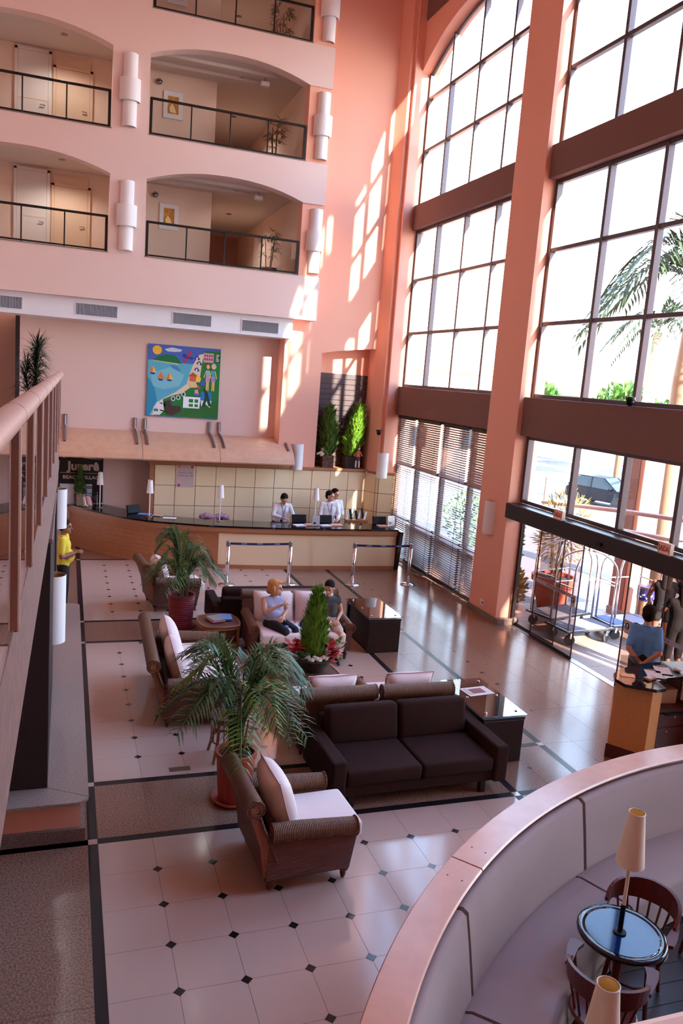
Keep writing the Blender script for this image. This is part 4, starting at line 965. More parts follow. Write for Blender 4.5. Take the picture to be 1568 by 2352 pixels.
def conifer(t, h, r0, z0, n, m, seed, name='foliage', jag=1.0, rings=1.0):
    """dense upright conifer made of many little sprays"""
    r = random.Random(seed); bm = NB()
    for k in range(n):
        s = r.random()**1.25; a = r.uniform(0, 2*PI); prof = (math.sin(min(1, (1-s)*1.25)*PI/2)**0.9)*(0.55+0.45*min(1, s*6)); q = r0*prof*r.uniform(0.55, 1.0)
        p = Vector((q*math.cos(a), q*math.sin(a), z0+h*s*0.96)); up = Vector((math.cos(a)*0.45, math.sin(a)*0.45, 1)).normalized()
        l = h*0.075*r.uniform(0.5, 1.3)*jag; sd_ = Vector((-math.sin(a+r.uniform(-1, 1)), math.cos(a), 0.2)).normalized()*l*0.16
        for d_ in (-0.5, 0.0, 0.5):
            tip = p+(up+sd_.normalized()*d_+Vector((r.uniform(-.35, .35), r.uniform(-.35, .35), r.uniform(-.1, .2)))).normalized()*l
            v = [bm.verts.new(p+sd_), bm.verts.new(p-sd_), bm.verts.new(tip)]; bm.faces.new(v)
    o = obj(name, bm, m, parent=t)
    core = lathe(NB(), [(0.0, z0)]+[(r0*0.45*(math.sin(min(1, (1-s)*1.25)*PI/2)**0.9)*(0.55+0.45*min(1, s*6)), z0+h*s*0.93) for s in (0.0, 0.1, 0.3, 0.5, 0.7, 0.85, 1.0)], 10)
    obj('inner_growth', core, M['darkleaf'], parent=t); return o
# centrepiece of the coffee table
t = thing('flower_basket', 'dark wicker basket with bright conifer, red poinsettias and white rope on the coffee table', 'flower arrangement', (2.97, 2.97, 0.452))
obj('basket', lathe(NB(), [(0, 0), (0.17, 0), (0.27, 0.17), (0.29, 0.18), (0.27, 0.20), (0.0, 0.15)], 26), M['basket'], parent=t)
conifer(t, 1.02, 0.18, 0.16, 1900, M['conifer'], 5, jag=1.5)
f = NB()
for k in range(26):
    a = PI+0.1+k*PI/25*1.25; f2 = (0.21+0.02*math.sin(k*2.1)); ell(f, (f2*math.cos(a), f2*math.sin(a), 0.22+0.02*math.sin(k*1.7)), (0.035, 0.032, 0.032), 7, 5)
stuff(obj('rope_garland', f, M['rope'], parent=t))
def poinsettia(cx, cy, cz, sc, seed, m):
    r = random.Random(seed); f = NB()
    for k in range(34):
        a = r.uniform(0, 2*PI); tl = r.uniform(-0.2, 0.9); q = r.uniform(0.0, 0.10)*sc
        c_ = Vector((cx+q*math.cos(a*1.7), cy+q*math.sin(a*1.7), cz+r.uniform(-0.05, 0.10)*sc)); d = Vector((math.cos(a), math.sin(a), tl)).normalized(); sd_ = d.cross(Vector((0, 0, 1))).normalized()
        l = 0.15*sc*r.uniform(0.7, 1.1); w_ = 0.035*sc
        v = [f.verts.new(c_), f.verts.new(c_+d*l*0.5+sd_*w_), f.verts.new(c_+d*l), f.verts.new(c_+d*l*0.5-sd_*w_)]; f.faces.new((v[0], v[1], v[2])); f.faces.new((v[0], v[2], v[3]))
    return f
obj('poinsettia', poinsettia(-0.26, -0.02, 0.30, 1.15, 1, M['red']), M['red'], parent=t); obj('poinsettia', poinsettia(0.22, -0.14, 0.26, 1.2, 2, M['red']), M['red'], parent=t)
obj('white_blossom', poinsettia(0.34, 0.0, 0.24, 0.8, 3, M['rope']), M['rope'], parent=t); obj('variegated_leaves', poinsettia(0.36, 0.12, 0.26, 0.85, 4, M['leaflit']), M['leaflit'], parent=t); obj('green_leaves', poinsettia(-0.18, -0.18, 0.24, 0.9, 9, M['leaf']), M['leaf'], parent=t)
# potted cypresses in the niche
for i, (x, y, h, lean, nm) in enumerate(((6.12, 12.64, 1.22, 0.0, 'left of the two on the niche ledge'), (6.74, 12.63, 1.26, 0.22, 'sunlit one leaning to the window on the niche ledge'))):
    t = thing('potted_cypress', 'potted cypress tree, '+nm, 'plant', (x, y, 2.192), 0, 'niche cypresses')
    f = NB(); box(f, -0.15, 0.15, -0.13, 0.13, 0, 0.32); obj('pot', f, M['basket'] if i else mat('mottled_pot', S(110, 66, 46), 0.7, noise=(18, S(60, 40, 32), 0.1)), parent=t)
    obj('trunk', tube(NB(), [(0, 0, 0.3), (lean*0.4, 0, 0.6)], 0.02, 6), M['bark'], parent=t)
    o = conifer(t, h, 0.20, 0.32, 800, M['conifer'] if i else mat('mid_green_cypress', S(112, 140, 52), 0.6, noise=(14, S(70, 96, 34), 0.25)), 20+i, jag=2.4)
    if lean:
        for c_ in t.children:
            if c_.name.startswith(('foliage', 'inner')):
                for v in c_.data.vertices: v.co.x += lean*max(0, v.co.z-0.32)*0.7
for i, (x, y, nm, cols) in enumerate(((5.95, 12.58, 'small white plush doll perched on the left niche pot', ((232, 214, 206), (220, 150, 150))), (6.93, 12.60, 'striped rag doll leaning on the right niche pot', ((220, 120, 70), (60, 60, 110))))):
    t = thing('rag_doll', nm, 'doll', (x, y, 2.192 if i else 2.46), 0)
    if not i:
        obj('body', ell(NB(), (0, -0.02, 0.09), (0.07, 0.05, 0.08)), paint(*cols[0]), parent=t, smooth=True); obj('head', ell(NB(), (0.02, -0.03, 0.20), (0.055, 0.05, 0.055)), paint(*cols[0]), parent=t, smooth=True)
        for s in (-1, 1): obj('arm', tube(NB(), [(s*0.05, -0.02, 0.12), (s*0.14, -0.03, 0.07)], 0.025, 7), paint(*cols[0]), parent=t, smooth=True)
    else:
        f = NB(); tube(f, [(0, -0.08, 0.30), (0, -0.07, 0.48)], [0.075, 0.05], 10); obj('body', f, paint(*cols[0]), parent=t); obj('head', ell(NB(), (0, -0.08, 0.55), (0.06, 0.055, 0.065)), paint(232, 206, 190), parent=t, smooth=True)
        for s in (-1, 1):
            obj('leg', tube(NB(), [(s*0.04, -0.09, 0.30), (s*0.045, -0.11, 0.03)], 0.026, 7), paint(232, 222, 216), parent=t); obj('arm', tube(NB(), [(s*0.05, -0.08, 0.46), (s*0.12, -0.10, 0.33)], 0.022, 7), paint(*cols[0]), parent=t)
        obj('trousers', tube(NB(), [(0, -0.085, 0.22), (0, -0.085, 0.32)], [0.07, 0.08], 10), paint(*cols[1]), parent=t); obj('hat', lathe(NB(), [(0.065, 0.57), (0.03, 0.66), (0, 0.68)], 10, (0, -0.08, 0)), paint(190, 60, 60), parent=t)
# small cypress on the counter by the sign
t = thing('counter_cypress', 'small dark cypress in a square pot in front of the black sign', 'plant', (-0.02, 12.93, CZ)); obj('pot', lathe(NB(), [(0, 0), (0.10, 0), (0.13, 0.25), (0.12, 0.25), (0, 0.22)], 4), M['bark'], parent=t); conifer(t, 0.72, 0.13, 0.24, 700, M['hedge'], 31, jag=1.2)
# dracaena on the mezzanine
t = thing('dracaena', 'dark slender-leaved dracaena in a pot behind the mezzanine handrail', 'plant', (-0.71, 2.9, 3.5))
obj('pot', lathe(NB(), [(0, 0), (0.10, 0), (0.13, 0.26), (0.115, 0.26), (0, 0.23)], 20), M['terra'], parent=t)
f = NB(); tube(f, [(0, 0, 0.22), (0.01, 0, 0.6), (0.03, 0, 1.08)], 0.017, 8); tube(f, [(-0.03, 0.02, 0.22), (-0.06, 0.02, 0.5), (-0.10, 0.02, 0.78)], 0.010, 7); obj('trunk', f, M['darkleaf'], parent=t)
r_ = random.Random(4); f = NB()
for k in range(620):
    s = r_.random(); c_ = Vector((0.03*s, 0, 0.62+0.5*s)) if k % 4 else Vector((-0.09, 0.02, 0.55+0.28*s)); a = r_.uniform(0, 2*PI); el = r_.uniform(-0.5, 1.3)*(0.5+0.5*s)
    d = Vector((math.cos(a)*math.cos(el), math.sin(a)*math.cos(el), math.sin(el))); sd_ = d.cross(Vector((0, 0, 1))).normalized(); l = r_.uniform(0.17, 0.30)
    q = [c_, c_+d*l*0.5+Vector((0, 0, 0.012)), c_+d*l-Vector((0, 0, 0.03))]; w_ = 0.0065
    v = [f.verts.new(q[0]+sd_*w_*0.6), f.verts.new(q[0]-sd_*w_*0.6), f.verts.new(q[1]-sd_*w_), f.verts.new(q[1]+sd_*w_), f.verts.new(q[2])]; f.faces.new((v[0], v[1], v[2], v[3])); f.faces.new((v[3], v[2], v[4]))
obj('foliage', f, M['darkleaf'], parent=t)
def rhapis(x, y, z, label, h, seed):
    t = thing('corridor_plant', label, 'plant', (x, y, z), 0, 'gallery corridor plants'); r = random.Random(seed)
    obj('pot', lathe(NB(), [(0, 0), (0.17, 0), (0.22, 0.34), (0.2, 0.34), (0, 0.3)], 20), M['redpot'], parent=t)
    f = NB()
    for k in range(5): a = r.uniform(0, 6.28); tube(f, [(0.06*math.cos(a), 0.06*math.sin(a), 0.28), (0.12*math.cos(a), 0.12*math.sin(a), h*r.uniform(0.6, 0.95))], 0.012, 6)
    obj('canes', f, M['stem'], parent=t); f = NB()
    for k in range(22):
        a = r.uniform(0, 6.28); c_ = Vector((0.14*math.cos(a), 0.14*math.sin(a), h*r.uniform(0.5, 1.0)))
        for q in range(8):
            b = a+(q-3.5)*0.32; d = Vector((math.cos(b), math.sin(b), r.uniform(-0.3, 0.5))).normalized(); sd_ = d.cross(Vector((0, 0, 1))).normalized()*0.014; l = r.uniform(0.16, 0.28)
            v = [f.verts.new(c_), f.verts.new(c_+d*l*0.5+sd_), f.verts.new(c_+d*l-Vector((0, 0, 0.05))), f.verts.new(c_+d*l*0.5-sd_)]; f.faces.new(v)
    obj('foliage', f, M['leaf'], parent=t)
for k in range(3): rhapis(4.40, 13.25, sills[k]-0.10, 'tall palm-like corridor plant in a red pot on the %s gallery floor' % lv[k], 1.25, 40+k)
# ------------------------------------------------------------------ mezzanine on the left: deck edge, fins, glass, handrail
RX = lambda y: -0.53+0.0105*(y+4.7)
deck = NB(); prism(deck, [(-4.6, -12), (RX(-12), -12), (RX(3.95), 3.95), (-4.6, 3.95)], 2.90, 3.46)
struct(obj('floor_mezzanine', deck, M['fascia']))
gr = NB()
for d_ in (0.03, 0.075): tube(gr, [(RX(-12)-d_, -12, 3.465), (RX(3.9)-d_, 3.9, 3.465)], 0.012, 6)
struct(obj('trim_4', gr, M['railtube']))
bal = thing('balustrade', 'mezzanine balustrade with pale round handrail, brown fins and glass panels', 'railing', (-0.55, -1.5, 3.46))
hr = obj('handrail', tube(NB(), [(RX(y), y, 4.27) for y in (-9, -5, -1, 3.92)], 0.045, 16), M['railtube'], root=bal, smooth=True)
fy = [-7.2, -6.1, -5.05, -4.0, -3.0, -1.95, -0.85, 0.2, 1.2, 2.2, 3.1, 3.88]
for y in fy:
    obj('fin', rbox(NB(), (RX(y)-0.005, y, 3.84), (0.045, 0.10, 0.78), 0.006, 1), M['railwood'], root=bal)
for a, b in zip(fy, fy[1:]):
    xm = (RX(a)+RX(b))/2; obj('glass_panel', box(NB(), xm-0.004, xm+0.004, a+0.06, b-0.06, 3.50, 4.21), M['rglass'], root=bal)
    ym = (a+b)/2+0.35; obj('joint_ring', lathe(NB(), [(0.0465, -0.008), (0.0465, 0.008)], 16), M['chrome'], parent=hr).matrix_basis = Matrix.Translation(Vector((RX(ym), ym, 4.27))-Vector(bal.location)) @ Matrix.Rotation(-PI/2, 4, 'X')
# pink parapet right under the photographer
struct(obj('wall_parapet', rbox(NB(), (2.0, -6.84, 3.4), (4.6, 0.46, 1.0), 0.01), M['ledge']))

# granite bench with dark pillars and white cylinder lamps
bn = thing('granite_bench', 'long granite-topped bench with salmon sides along the left edge of the hall', 'bench', (-0.45, 3.2, 0))
def rr(x0, x1, y0, y1, r, corners):
    P = []
    for (cx, cy, a0, on) in ((x1-r, y0+r, -PI/2, corners[0]), (x1-r, y1-r, 0, corners[1])):
        if on: P += [(cx+r*math.cos(a0+PI/2*k/5), cy+r*math.sin(a0+PI/2*k/5)) for k in range(6)]
        else: P += [((x1, y0) if a0 < 0 else (x1, y1))]
    return P+[(x0, y1), (x0, y0)]
obj('top_slab', prism(NB(), rr(-1.2, -0.09, 0.0, 6.45, 0.12, (1, 1)), 0.415, 0.445), M['granitelt'], root=bn)
obj('body', box(NB(), -1.2, -0.16, 0.12, 6.40, 0.13, 0.415), M['salmon'], root=bn); obj('plinth', box(NB(), -1.2, -0.115, 0.08, 6.43, 0.0, 0.13), M['baseg'], root=bn)
obj('mitre_joint', obox(NB(), (-0.30, 0.22, 0.4455), (0.56, 0.004, 0.0015), (0, 0, -0.55)), M['joint'], root=bn)
for i, (y0, y1, yl, z0, z1, nm) in enumerate(((0.32, 3.0, 2.45, 1.17, 1.98, 'nearer'), (5.25, 6.3, 5.95, 1.84, 2.46, 'farther'))):
    t = thing('dark_pillar', 'dark wooden pillar with pale cap on the granite bench, the %s of two' % nm, 'pillar', (-0.62, (y0+y1)/2, 0.445))
    obj('shaft', rbox(NB(), (-0.64, (y0+y1)/2, 1.64), (0.36, y1-y0, 2.39), 0.006, 1), M['mezzdark'], root=t); obj('cap', rbox(NB(), (-0.635, (y0+y1)/2, 2.85), (0.38, y1-y0+0.02, 0.04), 0.006, 1), M['fascia'], root=t)
    l = thing('cylinder_lamp', 'white cylinder lamp on the %s dark pillar' % nm, 'wall lamp', (-0.46, yl, (z0+z1)/2), 0, 'white cylinder lamps')
    s_ = obj('shade', lathe(NB(), [(0.14, z0), (0.14, z1)], 26, (-0.46, yl, 0), cap=False), M['lampwhite'], root=l, smooth=True)
    bm = s_.data; f = lathe(NB(), [(0.134, z0), (0.134, z1)], 26, (-0.46, yl, 0), cap=False); obj('lining', f, M['lampin'], root=l, smooth=True)
    f = NB(); tube(f, [(-0.46+0.137*math.cos(q*PI/13), yl+0.137*math.sin(q*PI/13), z1) for q in range(27)], 0.004, 4); obj('rim', f, M['lampwhite'], root=l)
    obj('bulb_holder', tube(NB(), [(-0.46, yl, z0+0.1), (-0.46, yl, z1-0.12)], 0.02, 8), M['black'], root=l)

# ------------------------------------------------------------------ curved banquette and bar furniture
BC = Vector((6.03, -6.99, 0))
def arcsolid(bm, prof, a0, a1, n=24):
    rings = []
    for k in range(n+1):
        a = math.radians(a0+(a1-a0)*k/n); rings.append([bm.verts.new((BC.x+r*math.cos(a), BC.y+r*math.sin(a), z)) for r, z in prof])
    m_ = len(prof)
    for A_, B_ in zip(rings, rings[1:]):
        for k in range(m_): bm.faces.new((A_[k], A_[(k+1) % m_], B_[(k+1) % m_], B_[k]))
    bm.faces.new(rings[0]); bm.faces.new(rings[-1][::-1]); return bm
bq = thing('banquette', 'large curved lilac-grey banquette with a polished pink wooden cap', 'sofa', (BC.x, BC.y, 0))
obj('outer_wall', arcsolid(NB(), [(5.79, 0.0), (5.79, 1.06), (5.66, 1.06), (5.66, 0.0)], 74, 168, 60), M['ledge'], root=bq, smooth=False)
for a0, a1 in ((74, 128.6), (128.75, 168)): obj('cap_rail', arcsolid(NB(), [(5.845, 1.065), (5.855, 1.08), (5.845, 1.095), (5.61, 1.095), (5.60, 1.08), (5.61, 1.062)], a0, a1, 40), M['copper'], root=bq)
f = NB()
for a in (126.6, 130.9):
    for r in (5.67, 5.78): lathe(f, [(0.0, 0.002), (0.008, 0.0)], 8, (BC.x+r*math.cos(math.radians(a)), BC.y+r*math.sin(math.radians(a)), 1.0955))
obj('screw_heads', f, M['dkmetal'], root=bq)
segs = [(74, 90.9), (91.1, 112.0), (112.25, 133.0), (133.25, 154.0), (154.25, 168)]
for a0, a1 in segs:
    bp = [(5.64, 0.30), (5.65, 1.00), (5.63, 1.035), (5.58, 1.045), (5.54, 1.02), (5.50, 0.80), (5.445, 0.46), (5.44, 0.30)]
    o = obj('backrest_pad', arcsolid(NB(), bp, a0+0.10, a1-0.10, 16), M['upholst'], root=bq); smooth_by_angle(o, 0.9)
    sp = [(5.46, 0.14), (5.46, 0.43), (5.40, 0.455), (4.98, 0.455), (4.93, 0.44), (4.91, 0.40), (4.90, 0.06), (5.0, 0.06)]
    o = obj('seat_pad', arcsolid(NB(), sp, a0+1.6+0.03, a1+1.6-0.03, 16), M['upholst'], root=bq); smooth_by_angle(o, 0.9)
f = struct(bpy.data.objects.new('floor_bar', None)); C.objects.link(f)
for k in range(26):
    y0 = -6.6+k*0.18; h = math.sqrt(max(0, 5.6**2-(max(abs(y0+6.99), abs(y0+0.18+6.99)))**2))
    obj('board', rbox(NB(), (BC.x-h/2+0.5, y0+0.09, 0.006), (h+1.0, 0.176, 0.014), 0.003, 1), M['darkfloor'], parent=f)
def bar_table(x, y, label):
    t = thing('bar_table', label, 'table', (x, y, 0), 0, 'round bar tables')
    obj('stone_top', lathe(NB(), [(0, 0.722), (0.255, 0.722), (0.255, 0.7385), (0, 0.7385)], 48), M['bluetop'], parent=t)
    obj('rim', lathe(NB(), [(0.255, 0.705), (0.295, 0.70), (0.312, 0.715), (0.312, 0.735), (0.30, 0.745), (0.262, 0.742), (0.255, 0.737)], 48), M['blackstone'], parent=t, smooth=True)
    obj('under_board', lathe(NB(), [(0, 0.69), (0.25, 0.69), (0.25, 0.72), (0, 0.72)], 32), M['mahog'], parent=t)
    obj('pedestal', lathe(NB(), [(0.035, 0.12), (0.03, 0.4), (0.045, 0.69)], 16), M['mahog'], parent=t)
    for k in range(3):
        a = k*2*PI/3+0.5; g = NB(); tube(g, [(0.03*math.cos(a), 0.03*math.sin(a), 0.32), (0.14*math.cos(a), 0.14*math.sin(a), 0.16), (0.27*math.cos(a), 0.27*math.sin(a), 0.02)], [0.022, 0.022, 0.018], 8); obj('leg', g, M['mahog'], parent=t)
bar_table(3.47, -3.03, 'round blue-black stone bar table with a dark rounded rim'); bar_table(2.22, -4.36, 'round bar table mostly hidden below the pink parapet')
cone_lamp(3.45, -3.03, 0.74, 0.93, 'tall cream cone lamp standing on the round bar table', 'bar lamps', (0.055, 0.10, 0.39), shade='lampcream', dark=0.22)
cone_lamp(2.20, -4.36, 0.74, 0.93, 'cream cone lamp cut off by the pink parapet, nearest the camera', 'bar lamps', (0.055, 0.10, 0.39), shade='lampcream', dark=0.22)
def bar_chair(loc, rz, label):
    """faces local +x"""
    t = thing('bar_armchair', label, 'chair', loc, rz, 'bar armchairs')
    obj('seat', lathe(NB(), [(0, 0.43), (0.21, 0.43), (0.225, 0.445), (0.21, 0.462), (0, 0.468)], 28), M['mahog'], parent=t)
    R_ = 0.265; P = [(R_*math.cos(math.radians(a))*1.0, R_*math.sin(math.radians(a)), 0) for a in range(80, 281, 10)]
    g = NB(); prof = []
    rings = []
    for k, (x, y, _) in enumerate(P):
        s = abs(k-10)/10; top = 0.83-0.10*s**3; bot = 0.67+0.02*s; n_ = Vector((x, y, 0)).normalized()
        q = Vector((x, y, 0)); rings.append([g.verts.new(q+n_*0.03*(1-s)+Vector((0, 0, top))), g.verts.new(q-n_*0.025+n_*0.03*(1-s)+Vector((0, 0, top))), g.verts.new(q-n_*0.025+Vector((0, 0, bot))), g.verts.new(q+Vector((0, 0, bot)))])
    for a_, b_ in zip(rings, rings[1:]):
        for k in range(4): g.faces.new((a_[k], a_[(k+1) % 4], b_[(k+1) % 4], b_[k]))
    g.faces.new(rings[0]); g.faces.new(rings[-1][::-1]); obj('back_rail', g, M['mahog'], parent=t)
    for s in (-1, 1):
        g = NB(); pl = [(-0.02, 0.235), (0.16, 0.225), (0.235, 0.20), (0.25, 0.25), (0.235, 0.295), (0.16, 0.30), (-0.02, 0.275)]
        prism(g, [(x, s*y) for x, y in pl], 0.69, 0.715); obj('armrest', g, M['mahog'], parent=t)
        g = NB(); tube(g, [(0.17, s*0.255, 0.69), (0.19, s*0.24, 0.58), (0.15, s*0.20, 0.46)], 0.014, 8); obj('arm_support', g, M['mahog'], parent=t)
    for a in (120, 140, 160, 180, 200, 220, 240):
        c_, s_ = math.cos(math.radians(a)), math.sin(math.radians(a)); obj('spindle', tube(NB(), [(0.19*c_, 0.19*s_, 0.455), (0.25*c_, 0.25*s_, 0.69)], 0.009, 6), M['mahog'], parent=t)
    for x, y in ((0.15, 0.13), (0.15, -0.13), (-0.14, 0.12), (-0.14, -0.12)): obj('leg', tube(NB(), [(x, y, 0.44), (x*1.35, y*1.35, 0.012)], [0.02, 0.016], 8), M['mahog'], parent=t)
    g = NB(); tube(g, [(0.175*math.cos(q*PI/12), 0.155*math.sin(q*PI/12), 0.20) for q in range(25)], 0.010, 6); obj('stretcher_hoop', g, M['mahog'], parent=t)
    return t
bar_chair((3.78, -2.86, 0.013), math.radians(-146), 'red mahogany armchair on the window side of the round bar table'); bar_chair((3.10, -3.36, 0.013), math.radians(43), 'red mahogany armchair with its back to the camera at the round bar table'); bar_chair((4.72, -2.72, 0.013), math.radians(-75), 'dark armchair cut off by the right picture edge beside the banquette seat')

# ------------------------------------------------------------------ concierge desk
dk = thing('concierge_desk', 'concierge desk with black curved top and orange veneer end near the doors', 'desk', (6.8, 0.5, 0))
topP = [(6.15, 0.40), (6.15, 0.60), (6.24, 0.74), (6.45, 0.88), (6.83, 1.0), (7.30, 1.05), (7.75, 1.0), (7.75, 0.52), (7.15, 0.52), (6.87, 0.50), (6.66, 0.42), (6.60, 0.20), (6.44, 0.18)]
o = obj('desk_top', prism(NB(), topP, 1.04, 1.08), M['blackstone'], root=dk)
obj('veneer_end', prism(NB(), [(6.22, 0.66), (6.48, 0.28), (6.64, 0.30), (6.58, 0.86), (6.42, 0.84)], 0.18, 1.04), M['deskveneer'], root=dk)
obj('end_plinth', prism(NB(), [(6.21, 0.67), (6.47, 0.26), (6.66, 0.28), (6.6, 0.87), (6.42, 0.86)], 0.0, 0.18), M['deskred'], root=dk)
obj('back_panel', prism(NB(), [(6.6, 0.86), (6.83, 0.94), (7.3, 0.99), (7.7, 0.96), (7.7, 0.92), (7.3, 0.95), (6.85, 0.90), (6.62, 0.82)], 0, 1.04), M['deskred'], root=dk)
obj('work_top', prism(NB(), [(6.62, 0.34), (7.7, 0.30), (7.7, 0.92), (6.62, 0.84)], 0.70, 0.73), M['deskred'], root=dk)
obj('cabinet', box(NB(), 6.66, 7.7, 0.36, 0.86, 0.02, 0.70), M['deskred'], root=dk)
for i, (x0, x1, z0, z1) in enumerate(((6.68, 7.18, 0.50, 0.68), (7.2, 7.68, 0.50, 0.68))):
    d = obj('drawer', rbox(NB(), ((x0+x1)/2, 0.352, (z0+z1)/2), (x1-x0, 0.02, z1-z0), 0.004, 1), M['deskred'], root=dk); obj('lock', lathe(NB(), [(0.012, 0), (0.012, 0.008), (0, 0.009)], 10), M['chrome'], parent=d).matrix_basis = Matrix.Translation(Vector(((x0+x1)/2, 0.342, (z0+z1)/2+0.04))-Vector(dk.location)) @ Matrix.Rotation(PI/2, 4, 'X')
for i, (x0, x1) in enumerate(((6.68, 7.18), (7.2, 7.68))):
    d = obj('door', rbox(NB(), ((x0+x1)/2, 0.352, 0.26), (x1-x0, 0.02, 0.45), 0.004, 1), M['deskred'], root=dk); obj('lock', lathe(NB(), [(0.012, 0), (0.012, 0.008), (0, 0.009)], 10), M['chrome'], parent=d).matrix_basis = Matrix.Translation(Vector(((x0+x1)/2-0.1, 0.342, 0.44))-Vector(dk.location)) @ Matrix.Rotation(PI/2, 4, 'X')
obj('keyboard_shelf', box(NB(), 6.72, 7.3, 0.26, 0.40, 0.685, 0.70), M['black'], root=dk)
t = thing('clipboard', 'clipboard with a white form nearest the desk edge', 'clipboard', (6.78, 0.64, 1.082), -0.5, 'clipboards on the concierge desk')
obj('board', rbox(NB(), (0, 0, 0.003), (0.22, 0.31, 0.005), 0.002, 1), M['black'], parent=t); obj('sheet', box(NB(), -0.10, 0.10, -0.15, 0.13, 0.006, 0.009), M['paper'], parent=t); obj('clip', rbox(NB(), (0, 0.135, 0.012), (0.10, 0.03, 0.012), 0.003, 1), M['steel'], parent=t)
t = thing('clipboard', 'clipboard with a white form lying behind the first one', 'clipboard', (7.0, 0.74, 1.082), -0.55, 'clipboards on the concierge desk')
obj('board', rbox(NB(), (0, 0, 0.003), (0.22, 0.31, 0.005), 0.002, 1), M['black'], parent=t); obj('sheet', box(NB(), -0.10, 0.10, -0.15, 0.13, 0.006, 0.009), M['paper'], parent=t); obj('clip', rbox(NB(), (0, 0.135, 0.012), (0.10, 0.03, 0.012), 0.003, 1), M['steel'], parent=t)
t = thing('card_tray', 'small wooden card tray on the concierge desk corner', 'tray', (6.60, 0.50, 1.081), 0.3)
obj('tray', rbox(NB(), (0, 0, 0.012), (0.17, 0.09, 0.022), 0.004, 1), M['woodtrim'], parent=t); obj('cards', rbox(NB(), (-0.02, 0, 0.028), (0.10, 0.06, 0.012), 0.002, 1), M['paper'], parent=t)
t = thing('acrylic_stand', 'smoky clear acrylic stand at the rounded end of the concierge desk', 'card holder', (6.42, 0.66, 1.081), -0.4)
obj('back', rbox(NB(), (0, 0.04, 0.12), (0.24, 0.006, 0.24), 0.002, 1, (-0.2, 0, 0)), M['dglass'], parent=t); obj('foot', rbox(NB(), (0, -0.02, 0.004), (0.24, 0.14, 0.006), 0.002, 1), M['dglass'], parent=t)
t = thing('white_mouse', 'small white computer mouse on the concierge desk', 'mouse', (7.2, 0.70, 1.081), 0.4)
obj('shell', ell(NB(), (0, 0, 0.018), (0.035, 0.055, 0.018)), M['paper'], parent=t, smooth=True); obj('wheel', lathe(NB(), [(0.008, -0.003), (0.008, 0.003)], 8, (0, 0, 0)), M['black'], parent=t).location = (0, 0.03, 0.034)
t = thing('desk_box', 'grey carton under the concierge desk top', 'box', (6.95, 0.62, 0.73), -0.1)
obj('carton', box(NB(), -0.13, 0.13, -0.10, 0.10, 0, 0.17), M['beige'], parent=t); obj('flap', box(NB(), -0.135, 0.135, -0.105, 0.105, 0.17, 0.18), M['beige'], parent=t)
t = thing('crt_monitor', 'beige computer monitor with a greenish screen under the concierge desk top', 'monitor', (7.32, 0.55, 0.73), 0.9); t.scale = (0.9, 0.9, 0.9)
obj('housing', rbox(NB(), (0, 0, 0.17), (0.30, 0.26, 0.28), 0.02), M['beige'], parent=t); obj('bezel', rbox(NB(), (0, -0.14, 0.17), (0.33, 0.03, 0.3), 0.01), M['beige'], parent=t); obj('screen', rbox(NB(), (0, -0.157, 0.175), (0.26, 0.006, 0.2), 0.003, 1), M['screen'], parent=t); obj('foot', lathe(NB(), [(0.1, 0), (0.07, 0.03)], 16), M['beige'], parent=t)

# ------------------------------------------------------------------ entrance: header, automatic doors, signs, blinds
hd = struct(obj('trim_5', rbox(NB(), (7.78, 3.3, 2.265), (0.34, 5.44, 0.29), 0.02), M['dkframe']))
obj('sensor', rbox(NB(), (7.60, 3.1, 2.24), (0.05, 0.12, 0.06), 0.01), M['black'], parent=hd)
dr = bpy.data.objects.new('door_7', None); C.objects.link(dr); dr['kind'] = 'structure'; dr.matrix_basis = Matrix.Translation((8.0, 3.3, 0))
dn = 0
for (y0, y1, x, nm) in ((4.58, 5.98, 8.03, 'fixed'), (3.93, 5.25, 7.96, 'sliding'), (1.25, 2.74, 7.96, 'sliding'), (0.64, 2.0, 8.03, 'fixed')):
    lf = obj(nm+'_leaf', box(NB(), x-0.005, x+0.005, y0, y1, 0.03, 2.13), M['dglass'], root=dr)
    g = NB(); box(g, x-0.012, x+0.012, y0, y1, 0.01, 0.06); box(g, x-0.008, x+0.008, y0, y0+0.02, 0.03, 2.13); box(g, x-0.008, x+0.008, y1-0.02, y1, 0.03, 2.13); obj('edge_frame', g, M['dkframe'], root=dr, parent=lf)
    if nm == 'sliding':
        st = obj('safety_strip', box(NB(), x-0.009, x-0.005, y0+0.06, y1-0.02, 1.06, 1.13), paint(176, 160, 164), root=dr, parent=lf)
        text('lettering', 'PORTA AUTOMÁTICA', 0.058, paint(70, 60, 74), (x-0.011, (y0+y1)/2, 1.095), (PI/2, 0, -PI/2), root=dr, parent=lf, depth=0.001)
        ys = y0+0.12 if y0 > 3 else y1-0.12
        obj('arrow_sticker', box(NB(), x-0.010, x-0.006, ys-0.06, ys+0.06, 0.92, 1.12), paint(190, 180, 180), root=dr, parent=lf)
        g = NB(); prism(g, [(ys+0.045*math.cos(q*PI/10), 1.04+0.055*math.sin(q*PI/10)) for q in range(20)], x-0.013, x-0.010, 'yz'); obj('arrow_disc', g, paint(50, 44, 48), root=dr, parent=lf)
        g = NB(); prism(g, [(ys-0.008, 1.0), (ys+0.008, 1.0), (ys+0.008, 1.045), (ys+0.026, 1.045), (ys, 1.078), (ys-0.026, 1.045), (ys-0.008, 1.045)], x-0.016, x-0.013, 'yz'); obj('arrow', g, paint(210, 206, 204), root=dr, parent=lf)
obj('floor_track', box(NB(), 7.92, 8.06, 0.62, 6.0, -0.003, 0.006), M['steel'], root=dr); obj('jamb_post', box(NB(), 7.98, 8.05, 5.95, 6.0, 0, 2.13), M['dkframe'], root=dr)
